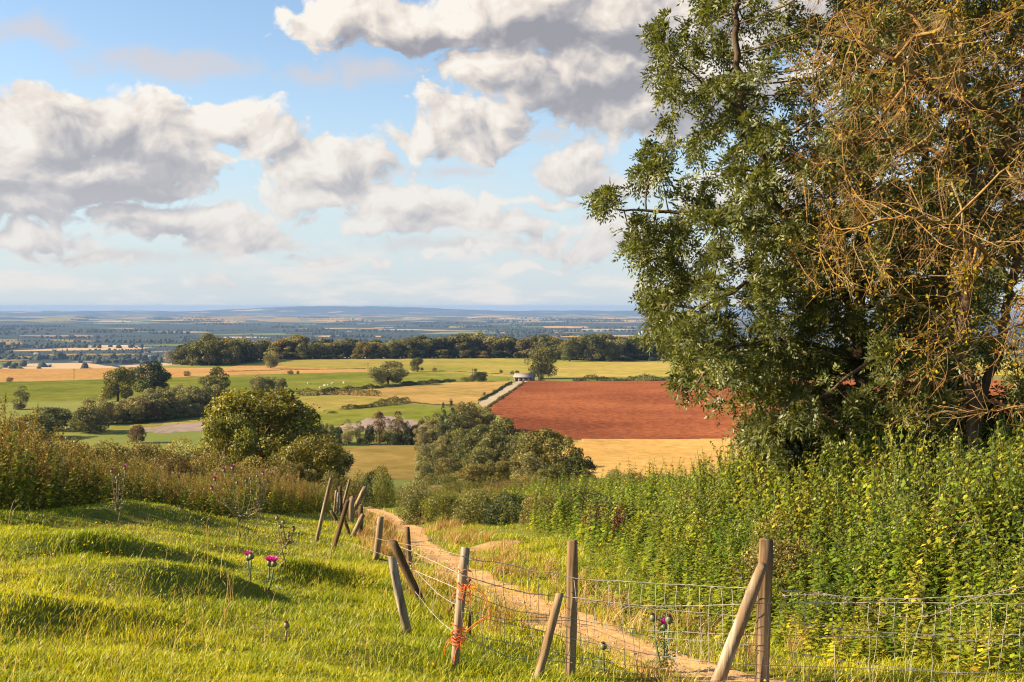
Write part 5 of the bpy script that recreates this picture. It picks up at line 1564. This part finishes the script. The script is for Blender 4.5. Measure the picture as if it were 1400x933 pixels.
thistle_px(329, 22, 645, [(289, 671, True), (294, 658, True), (306, 646, True), (317, 643, True), (325, 662, False), (336, 660, False), (344, 675, False)], 'tall branching thistle with several magenta blooms before the weeds', 5, leaves=11, size=1.25, flower=(0.36, 0.07, 0.24), col=(0.21, 0.21, 0.09))
thistle_px(350, 24.5, 652, [(360, 650, True), (352, 653, False), (343, 656, False), (356, 664, False), (366, 660, False)], 'woolly grey thistle gone to seed with one pink bloom', 6, leaves=15, size=1.2, flower=(0.36, 0.07, 0.24), col=(0.28, 0.23, 0.14))
thistle_px(160, 20.5, 645, [(154, 646, True), (170, 643, True), (158, 656, False), (168, 658, False), (162, 652, False)], 'greyish thistle clump against the brown weeds with two pink blooms', 7, leaves=14, size=1.15, flower=(0.36, 0.07, 0.24), col=(0.24, 0.21, 0.11))
thistle_px(391, 14.5, 690, [(378, 712, False), (388, 716, False), (400, 727, False), (384, 722, False), (394, 735, False)], 'dry brown thistle standing in the yellow turf by the leaning stakes', 8, leaves=12, size=1.0, col=(0.27, 0.21, 0.10))
thistle_px(390, 9.3, 858, [(390, 861, False)], 'short thistle with one brown bud low in the foreground turf', 9, leaves=5, size=1.0, col=(0.24, 0.18, 0.09))
# ------------------------------------------------------------------ fence posts and stakes
W_BROWN = rough_mat('brown_post_wood', (0.055, 0.032, 0.016), (0.23, 0.145, 0.075), scale=16, stretch=(1, 1, 0.06), bump=0.7, bdist=0.01, c3=(0.30, 0.22, 0.13), scale3=5)
W_PALE = rough_mat('weathered_pale_wood', (0.12, 0.092, 0.065), (0.37, 0.31, 0.235), scale=22, stretch=(1, 1, 0.05), bump=0.8, bdist=0.012, c3=(0.20, 0.13, 0.07), scale3=4)
W_DARK = rough_mat('dark_wood', (0.055, 0.033, 0.017), (0.13, 0.08, 0.04), scale=14, stretch=(1, 1, 0.08), bump=0.7, bdist=0.01)  # darker brown wood with drawn-out grain
def stake(name, top, bot, width, mat, label, cat, seed, seg=9, square=False, taper=0.0, dt=0.0, cut=0.0, group=None, sink=0.3):
    """a post from its foot in the ground to its head; photo px + distance"""
    r = np.random.default_rng(seed)
    b = ray(*bot) if len(bot) == 2 else at(bot[0], bot[2])
    y = b[1]; s = y / F
    t = np.array([(top[0] - 700) / F * (y + dt), y + dt, (HORIZ - top[1]) / F * (y + dt)])
    ax = unit(t - b); L = np.linalg.norm(t - b)
    w_ = width * s * 0.5
    ref = np.array([0, 1.0, 0]); e1 = unit(np.cross(ax, ref)); e2 = np.cross(ax, e1)
    nz = 9
    hs = np.linspace(-sink, L, nz)
    if square: ang = np.array([20, 70, 110, 160, 200, 250, 290, 340]) * pi / 180
    else: ang = np.arange(seg) * 2 * pi / seg
    k = len(ang)
    wob = 1 + 0.07 * r.normal(size=k)
    vs = []
    for i, h in enumerate(hs):
        f_ = h / L
        rr = w_ * (1 + taper * (f_ - .5)) * wob * (1 + 0.03 * r.normal(size=k))
        off = e1 * 0.006 * math.sin(3 * f_ + seed) + e2 * 0.005 * math.sin(4 * f_ + seed * 2)
        for a, q in zip(ang, rr):
            p = e1 * cos(a) * q + e2 * sin(a) * q
            extra = ax * (cut * cos(a + seed)) * w_ if i == nz - 1 else 0
            if i == nz - 1: p = p * 0.9
            vs.append(ax * h + p + off + extra)
    vs.append(ax * (L + 0.004) + e1 * 0.006 * math.sin(3 + seed) + e2 * 0.005 * math.sin(4 + seed * 2))
    q4 = [[i * k + j, i * k + (j + 1) % k, (i + 1) * k + (j + 1) % k, (i + 1) * k + j] for i in range(nz - 1) for j in range(k)]
    t3 = [[(nz - 1) * k + j, (nz - 1) * k + (j + 1) % k, nz * k] for j in range(k)]
    o = mesh_obj(name, np.array(vs), [np.array(q4), np.array(t3)], mat)
    o.location = b
    tag(o, label, cat, group)
    return o
GP = 'posts and stakes of the old wire fence'
stake('fence_post', (1047, 738), (1042, 944), 19.5, W_BROWN, 'thickest upright brown post, with a pale brace leaning on it', 'fence post', 1, cut=.05)
stake('fence_brace', (1041, 775), (978, 946), 19, W_PALE, 'cracked pale grey brace leaning against the thickest brown post', 'fence brace', 2, seg=7, dt=.02, taper=-.25, cut=.6)
stake('fence_post', (783, 740), (780, 929), 14.5, W_BROWN, 'straight upright brown post beside the path, short stake leaning next to it', 'fence post', 3, cut=.1)
stake('fence_stake', (766, 812), (732, 934), 13, W_BROWN, 'short brown stake leaning right beside the straight brown post', 'fence stake', 4, cut=.35, dt=.05)
stake('fence_post', (637, 749), (620, 913), 13.5, W_PALE, 'pale split post tied with orange twine', 'fence post', 5, taper=.15, cut=.25, square=True)
stake('fence_stake', (536, 762), (558, 869), 11.5, W_PALE, 'flat pale stake leaning left over the grass in front of a dark one', 'fence stake', 6, square=True, cut=.3)
stake('fence_post', (537, 742), (584, 836), 11.5, W_DARK, 'dark round post leaning left behind the flat pale stake', 'fence post', 7, taper=.3, cut=.7)
stake('fence_post', (556, 721), (561, 790), 8.5, W_BROWN, 'narrow square brown post standing upright at the edge of the path', 'fence post', 8, square=True)
stake('fence_post', (520, 707), (514, 764), 9, W_PALE, 'square post with a sunlit left face, alone left of the path', 'fence post', 9, square=True)
stake('fence_stake', (643, 792), (608, 842), 4.5, W_DARK, 'thin dark stick leaning behind the post with orange twine', 'stick', 10)
stake('fence_stake', (645, 838), (640, 872), 5.5, W_DARK, 'short dark stub standing right behind the post with orange twine', 'stake', 11)
for i, (t, b, w_, m, lab, sq) in enumerate([
        ((452, 655), (433, 741), 5.5, W_PALE, 'long pale stake leaning right, leftmost of the old stakes', False),
        ((475, 685), (456, 752), 6.5, W_DARK, 'long dark stake leaning right in front of the cluster', False),
        ((464.5, 665), (467, 703), 5, W_DARK, 'dark stake leaning slightly left at the back of the cluster', False),
        ((460, 671), (457, 699), 3.6, W_PALE, 'thin pale stake, leftmost of the close pair behind the dark ones', False),
        ((463, 674), (461, 705), 3.6, W_PALE, 'thin pale stake, right one of the close pair behind the dark ones', False),
        ((478.5, 655), (469, 692), 3.4, W_PALE, 'thin pale stake reaching highest in the cluster, leaning right', False),
        ((452, 699), (464, 717), 5, W_DARK, 'low dark stake leaning left at the edge of the cluster', False),
        ((481, 680), (480, 717), 7.5, W_BROWN, 'stout upright brown stump in the middle of the cluster', False),
        ((499, 666), (483, 700), 6.8, W_BROWN, 'stout brown stake leaning far right behind the stump', False),
        ((493.5, 692), (492, 732), 6.5, W_DARK, 'square dark post upright at the right of the cluster', True),
        ((497, 704), (482, 733), 6.2, W_PALE, 'short bleached grey stake leaning right in front of the square dark post', False),
        ((511, 668), (500, 687), 3.2, W_PALE, 'thin pale stake leaning right, rightmost and farthest of the old stakes', False),
        ((487.5, 664), (488, 684), 2.6, W_PALE, 'thin far stake behind the stout leaning one, left of its twin', False),
        ((491, 662), (491, 682), 2.6, W_PALE, 'thin far stake behind the stout leaning one, right of its twin', False),
        ((470, 710), (478, 731), 5, W_DARK, 'short dark stake leaning left at the foot of the cluster', False)]):
    stake('fence_stake', t, b, w_ , m, lab, 'fence stake', 20 + i, square=sq, cut=.4, sink=.5)

# ------------------------------------------------------------------ sheep netting hanging from the posts
WIRE = rough_mat('galvanised_wire', (0.30, 0.27, 0.235), (0.44, 0.40, 0.35), scale=20, bump=0, rough=0.55)
WIRE_DARK = rough_mat('dull_wire', (0.24, 0.19, 0.14), (0.38, 0.31, 0.24), scale=20, bump=0, rough=0.6)
Y5 = float(ray(620, 913)[1]); Y7 = float(ray(584, 836)[1]); Y3 = float(ray(780, 929)[1]); Y1 = float(ray(1042, 944)[1])
print('fence distances', Y7, Y5, Y3, Y1)
FX = [(480, Y7 + 6), (538, Y7 + .6), (570, Y7 - .1), (630, Y5 - .07), (700, (Y5 + Y3) / 2 - .02), (780, Y3 - .08), (900, (Y3 + Y1) / 2 - .05), (1045, Y1 - .11), (1400, Y1 - .1), (1700, Y1)]
fence_y = lambda px: np.interp(px, [q[0] for q in FX], [q[1] for q in FX])
netting = empty('wire_netting', space(780, 930, 9.9)); tag(netting, 'slack galvanised sheep netting with barbed wire, strung between the old posts', 'wire fence')
nb = np.array(netting.location)
wr = np.random.default_rng(91)
def strand(pts, rad=0.0030, mat=WIRE, name='strand_wire', jit=0.45, yo=0.0, barbs=0):
    pts = np.array(pts, float)
    n_ = max(6, int((pts[-1, 0] - pts[0, 0]) / 9))
    x = np.linspace(pts[0, 0], pts[-1, 0], n_)
    y = np.interp(x, pts[:, 0], pts[:, 1])
    # ease the corners
    for _ in range(2): y[1:-1] = (y[:-2] + 2 * y[1:-1] + y[2:]) / 4
    y = y + jit * wr.normal(size=n_) * .6 + jit * np.sin(x / 13.0 + wr.random() * 6) * .4
    p = np.array([space(a, b, fence_y(a) + yo + 0.01 * wr.normal()) for a, b in zip(x, y)]) - nb
    g = Geo(); g.tube(p, rad, 5)
    if barbs:
        for s in np.arange(0.3, n_ - 1, barbs):
            i = int(s); c = p[i] + (p[i + 1] - p[i]) * (s - i)
            for q in range(2):
                d = unit(wr.normal(size=3)) * 0.022
                g.tube([c - d, c + d], 0.0022, 4)
    g.build(name, mat, netting, color=False, smooth=True)
STRANDS = [
    ([(538, 744), (585, 764), (632, 787)], .003, 0), ([(641, 765), (690, 770), (720, 779), (732, 784), (745, 779), (780, 791), (900, 798), (1040, 806)], .0036, 0),
    ([(538, 768), (585, 788), (632, 808), (700, 835), (780, 846), (880, 862), (960, 866), (1045, 869), (1200, 871), (1290, 872), (1400, 884), (1500, 888)], .0032, 0),
    ([(632, 787), (700, 807), (722, 812), (780, 817), (880, 829), (960, 829), (1045, 825), (1200, 824), (1400, 826), (1500, 827)], .0040, 0),
    ([(560, 772), (600, 815), (632, 832), (690, 848), (780, 849)], .0028, 0),
    ([(632, 838), (690, 853), (730, 860), (780, 873), (850, 888), (930, 902), (1045, 910), (1180, 914), (1300, 920), (1400, 921), (1500, 922)], .0030, 0),
    ([(560, 800), (600, 850), (632, 872), (700, 900), (780, 906), (850, 918), (930, 934), (1000, 938), (1045, 944)], .0028, 0),
    ([(640, 868), (700, 880), (780, 897), (860, 910), (1000, 925), (1090, 932)], .0026, 0),
    ([(1065, 807), (1110, 810), (1160, 817), (1240, 819), (1300, 817), (1400, 812), (1500, 808)], .0034, 0),
    ([(1070, 850), (1150, 860), (1240, 867), (1310, 869), (1400, 868), (1500, 866)], .0028, 0),
    ([(1068, 890), (1150, 903), (1230, 913), (1330, 924), (1420, 938)], .0028, 0),
    ([(785, 822), (860, 830), (960, 838), (1040, 846)], .0026, 0),
    ([(785, 852), (900, 872), (1000, 880), (1040, 884)], .0026, 0)]
for pts, rad_, bb_ in STRANDS: strand(pts, rad_ * 0.98)
strand([(1070, 815), (1130, 812), (1170, 825), (1210, 842), (1250, 846), (1290, 838), (1330, 818), (1400, 802), (1500, 796)], .0042, WIRE_DARK, 'barbed_wire', yo=-.08, barbs=1.0)
strand([(505, 735), (540, 742), (600, 752), (660, 768)], .0024, WIRE_DARK, 'strand_wire')
strand([(470, 740), (505, 752), (540, 765), (575, 772)], .0024, WIRE_DARK, 'strand_wire')
top_y = lambda px: np.interp(px, [538, 632, 641, 780, 900, 1040, 1160, 1400, 1500], [750, 790, 768, 793, 800, 808, 824, 824, 824])
bot_y = lambda px: np.interp(px, [538, 600, 632, 780, 930, 1040, 1500], [800, 850, 872, 906, 934, 944, 950])
px = 548.0
while px < 1470:
    a = space(px, top_y(px), fence_y(px)) - nb
    sl = (-9 if px > 1045 else 4) + wr.normal() * 6
    b = space(px + sl, bot_y(px) + 4, fence_y(px + sl) + .03 * wr.normal()) - nb
    n_ = 7
    p = np.array([a + (b - a) * t for t in np.linspace(0, 1, n_)]); p[1:-1] += wr.normal(size=(n_ - 2, 3)) * 0.008
    g = Geo(); g.tube(p, 0.0019 if px > 640 else 0.0016, 4)
    g.build('stay_wire', WIRE if px > 760 else WIRE_DARK, netting, color=False, smooth=True)
    px += np.interp(px, [540, 640, 800, 1050, 1400], [9, 11, 15, 17, 19]) * (0.85 + .3 * wr.random())

# orange baler twine knotted round the split post
TW = rough_mat('orange_twine', (0.62, 0.11, 0.02), (0.78, 0.20, 0.05), scale=30, bump=0)
def twine(px, py, seed, lab, long=0.35, loops=5, name='baler_twine', link_to=None):
    r = np.random.default_rng(seed)
    y = Y5 - 0.05; c = space(px, py, y)
    root = empty(name, c); tag(root, lab, 'twine')
    g = Geo()
    for k in range(loops):
        th = np.linspace(0, 2 * pi, 14)
        rr = 0.050 + 0.010 * r.random()
        g.tube(np.stack([rr * np.cos(th), rr * np.sin(th), 0.03 * r.normal() + .02 * np.sin(th * 2 + k) + 0.012 * (k - loops / 2)], 1), 0.0036, 5)
    g.build('knot', TW, root, color=False, smooth=True)
    g = Geo()
    for k in range(11):
        a = r.normal(size=3) * [.6, .5, .3]; L = long * (0.15 + .38 * r.random())
        p0 = np.array([r.normal() * .04, -.06, r.normal() * .03])
        p = [p0]
        for s in range(5): p.append(p[-1] + (unit(a) * (1 - s / 5) + np.array([.1 * r.normal(), 0, -.34 * s])) * L / 5)
        g.tube(np.array(p), 0.0025, 4)
    if link_to is not None:
        e = space(link_to[0], link_to[1], Y5 - .15) - c
        for k in range(2):
            p = np.array([np.array([.05, -.05, 0]) * (1 - t) + e * t + np.array([.16 * math.sin(pi * t) + .02 * k, 0, .02 * math.sin(9 * t)]) for t in np.linspace(0, 1, 12)])
            g.tube(p, 0.0035, 4)
    g.build('loose_ends', TW, root, color=False, smooth=True)
twine(634.5, 800, 3, 'bright orange twine knotted near the top of the pale split post', .28, link_to=(636, 866))
twine(627, 872, 4, 'frayed orange twine bundled low on the pale split post', .42, 8)

# ------------------------------------------------------------------ barn, poles, sheep, far farms
def box(g, lo, hi):
    x0, y0, z0 = lo; x1, y1, z1 = hi
    v = [(x0, y0, z0), (x1, y0, z0), (x1, y1, z0), (x0, y1, z0), (x0, y0, z1), (x1, y0, z1), (x1, y1, z1), (x0, y1, z1)]
    g.add(v, [(0, 3, 2, 1), (4, 5, 6, 7), (0, 1, 5, 4), (1, 2, 6, 5), (2, 3, 7, 6), (3, 0, 4, 7)])
SHEET = rough_mat('pale_sheet_roof', (0.19, 0.18, 0.17), (0.26, 0.245, 0.23), scale=1.2, stretch=(1, 6, 1), bump=0.2, rough=0.5)
WALLM = rough_mat('weathered_cladding', (0.16, 0.13, 0.11), (0.24, 0.19, 0.16), scale=2, stretch=(4, 4, .5), bump=0.2)
def barn(px, py, L, W, h, rise, rot, label, roofm=SHEET, wallm=WALLM, doors=3, name='barn'):
    root = empty(name, ray(px, py), rot); tag(root, label, 'barn' if name == 'barn' else 'farm building')
    g = Geo(); box(g, (-L / 2, -W / 2, -1), (L / 2, W / 2, h))
    # gables
    for s in (-1, 1):
        x = s * (L / 2 - .002)
        g.add([(x, -W / 2, h), (x, W / 2, h), (x, 0, h + rise)], [(0, 1, 2)])
    g.build('wall', wallm, root, color=False)
    g = Geo(); e = .5; o_ = e * rise / (W / 2)
    for s in (-1, 1):
        v = [(-L / 2 - e, s * (W / 2 + e), h - o_), (L / 2 + e, s * (W / 2 + e), h - o_), (L / 2 + e, 0, h + rise), (-L / 2 - e, 0, h + rise)]
        v += [(a, b, c + .15) for a, b, c in v]
        g.add(v, [(0, 1, 2, 3), (4, 7, 6, 5), (0, 4, 5, 1), (1, 5, 6, 2), (2, 6, 7, 3), (3, 7, 4, 0)])
    g.build('roof', roofm, root, color=False)
    dm = rough_mat('dark_opening', (0.02, 0.018, 0.016), (0.035, 0.03, 0.025), bump=0)
    for k in range(doors):
        g = Geo(); x = -L / 2 + L * (k + .5) / doors; box(g, (x - L / doors * .34, -W / 2 - .06, -0.9), (x + L / doors * .34, -W / 2 + .05, h * .78)); g.build('door', dm, root, color=False)
    return root
barn(717, 521, 11.5, 7.5, 2.6, 2.0, radians(-14), 'low barn with pale tin roof beside the lone oak at the end of the track', doors=4)
rr_ = np.random.default_rng(8)
CREAM = rough_mat('pale_render', (0.55, 0.50, 0.43), (0.66, 0.60, 0.52), bump=0); TILE = rough_mat('grey_tiles', (0.25, 0.2, 0.18), (0.34, 0.27, 0.23), bump=0)
for px, py, L, lab in [(59, 501.5, 22, 'pale farm building just beyond the corn field, left one of two'), (66, 501.8, 16, 'pale farm building just beyond the corn field, right one of two'), (52, 485, 26, 'white farmhouse far out in the plain among dark trees'), (207, 489, 30, 'long pale shed far out in the plain beside the tree tops'), (497, 452, 60, 'long white factory roof far out in the plain above the ridge wood'), (480, 454, 45, 'white shed far out in the plain left of the long factory roof'), (578, 436, 90, 'pale town block far away near the foot of the hills')]:
    barn(px, py, L, L * .45, 4, 2.5, rr_.uniform(-.4, .4), lab, TILE if L < 25 else SHEET, CREAM, doors=2, name='farm_building')

POLE = rough_mat('pole_wood', (0.07, 0.05, 0.04), (0.11, 0.08, 0.06), bump=0)
def pole(px, base, top, lab):
    p = ray(px, base); h = (base - top) * p[1] / F
    root = empty('utility_pole', p); tag(root, lab, 'utility pole')
    g = Geo(); g.tube([(0, 0, -.5), (0, 0, h)], [.2, .13], 8); g.build('shaft', POLE, root, color=False, smooth=True)
    g = Geo(); box(g, (-.9, -.08, h - .9), (.9, .08, h - .72)); g.build('crossarm', POLE, root, color=False)
pole(101, 519, 504, 'thin wooden utility pole in front of the corn field')
pole(503, 509, 496, 'thin wooden utility pole on the pale meadow left of the small round tree')
pole(646, 523, 504, 'thin wooden utility pole near the bushes left of the barn')

# sheep grazing in the green pasture
WOOL = rough_mat('fleece', (0.55, 0.50, 0.40), (0.68, 0.62, 0.50), scale=12, bump=0.3)
FACE = rough_mat('sheep_face', (0.10, 0.08, 0.06), (0.18, 0.14, 0.11), scale=10, bump=0)
def sheep_body():
    bm_v, bm_f = [], []
    g = Geo()
    # trunk -> neck -> head as one lofted body, then legs fused on
    prof = [(-.56, .62, .05), (-.52, .64, .20), (-.38, .64, .27), (-.1, .62, .29), (.2, .64, .27), (.40, .68, .22), (.52, .66, .15), (.62, .52, .11), (.72, .38, .10), (.82, .27, .075), (.90, .20, .045), (.93, .18, .01)]
    pts = np.array([(a, 0, z) for a, z, _ in prof]); rad = np.array([q for *_, q in prof])
    g.tube(pts, rad, 12)
    for x in (-.40, .34):
        for s in (-1, 1):
            sh = 0.05 if x < 0 else 0.0
            g.tube([(x, s * .13, .52), (x - sh, s * .14, .36), (x + sh * .6, s * .14, .2), (x, s * .14, 0)], [.09, .055, .038, .035], 8)
    for s in (-1, 1): g.tube([(.70, s * .07, .45), (.66, s * .2, .44)], [.035, .012], 6)
    g.tube([(-.54, 0, .66), (-.62, 0, .52)], [.05, .02], 6)
    return g.data('sheep_body', WOOL, smooth=True)
SB = sheep_body()
for i, (px, py, rot) in enumerate([(422, 527, .4), (444, 530, 2.8), (448.5, 529.5, 1.0), (455, 527, 3.4), (438, 533, .2), (470, 526, 2.2)]):
    o = link(bpy.data.objects.new('sheep', SB)); p = ray(px, py); p[2] += 0.35
    o.location = p; o.rotation_euler = (0, 0, rot); o.scale = (1.35,) * 3
    tag(o, 'cream white sheep grazing in the green pasture', 'sheep', 'sheep grazing in the pasture')

# ------------------------------------------------------------------ woods and hedgerow trees out on the plain (far too many to count)
def plain_wood():
    r = np.random.default_rng(64)
    dome = [(1.0, 0.0), (1.02, 0.35), (0.75, 0.8), (0.0, 1.0)]
    seg = 6
    base = np.array([[p * cos(k * 2 * pi / seg), p * sin(k * 2 * pi / seg), z] for p, z in dome[:3] for k in range(seg)] + [[0, 0, 1.0]])
    q4 = np.array([[i * seg + k, i * seg + (k + 1) % seg, (i + 1) * seg + (k + 1) % seg, (i + 1) * seg + k] for i in range(2) for k in range(seg)])
    t3 = np.array([[12 + k, 12 + (k + 1) % seg, 18] for k in range(seg)])
    P_ = []
    for _ in range(220):                                          # hedgerows
        y = 3300 * (15000 / 3300) ** r.random(); x = r.uniform(-.5, .28) * y
        L = r.uniform(120, 520); a = (0.35 if r.random() < .6 else 0.35 + pi / 2) + .15 * r.normal()
        k = int(L / r.uniform(13, 30)) ; t = (np.arange(k) + .6 * r.random(k)) / k * L
        P_.append(np.column_stack([x + t * cos(a), y + t * sin(a), r.uniform(2.4, 4.8) * (0.5 + r.random(k))]))
    for _ in range(110):                                           # copses
        y = 2700 * (15000 / 2700) ** r.random(); x = r.uniform(-.5, .28) * y
        k = int(r.uniform(15, 70)); sx, sy = r.uniform(40, 190), r.uniform(15, 60)
        P_.append(np.column_stack([x + sx * r.normal(size=k), y + sy * r.normal(size=k), r.uniform(6, 9.5, k)]))
    P_ = np.vstack(P_)
    n_ = len(P_)
    z = ground(P_[:, 0], P_[:, 1]) - 0.5
    s = P_[:, 2][:, None, None]
    v = base[None] * np.concatenate([s * r.uniform(.8, 1.5, (n_, 1, 1)), s * r.uniform(.8, 1.5, (n_, 1, 1)), s * r.uniform(1.1, 2.0, (n_, 1, 1))], 2) * (1 + .22 * r.normal(size=(n_, 19, 1)))
    v = v + np.stack([P_[:, 0], P_[:, 1], z], 1)[:, None, :]
    o = np.arange(n_)[:, None, None] * 19
    col = np.array([0.032, 0.042, 0.022]) * r.uniform(.7, 1.5, (n_, 1))
    ob = mesh_obj('plain_woodland', v.reshape(-1, 3), [(q4[None] + o).reshape(-1, 4), (t3[None] + o).reshape(-1, 3)], rough_mat('distant_trees', (0.55, 0.55, 0.6), (0.85, 0.85, 0.9), scale=.05, bump=0, tint=True), tint=np.repeat(col, 19, 0))
    tag(ob, 'dark hedgerow trees and woods scattered over the far plain', 'woodland', kind='stuff')
plain_wood()
build_haze(4.2e-5)
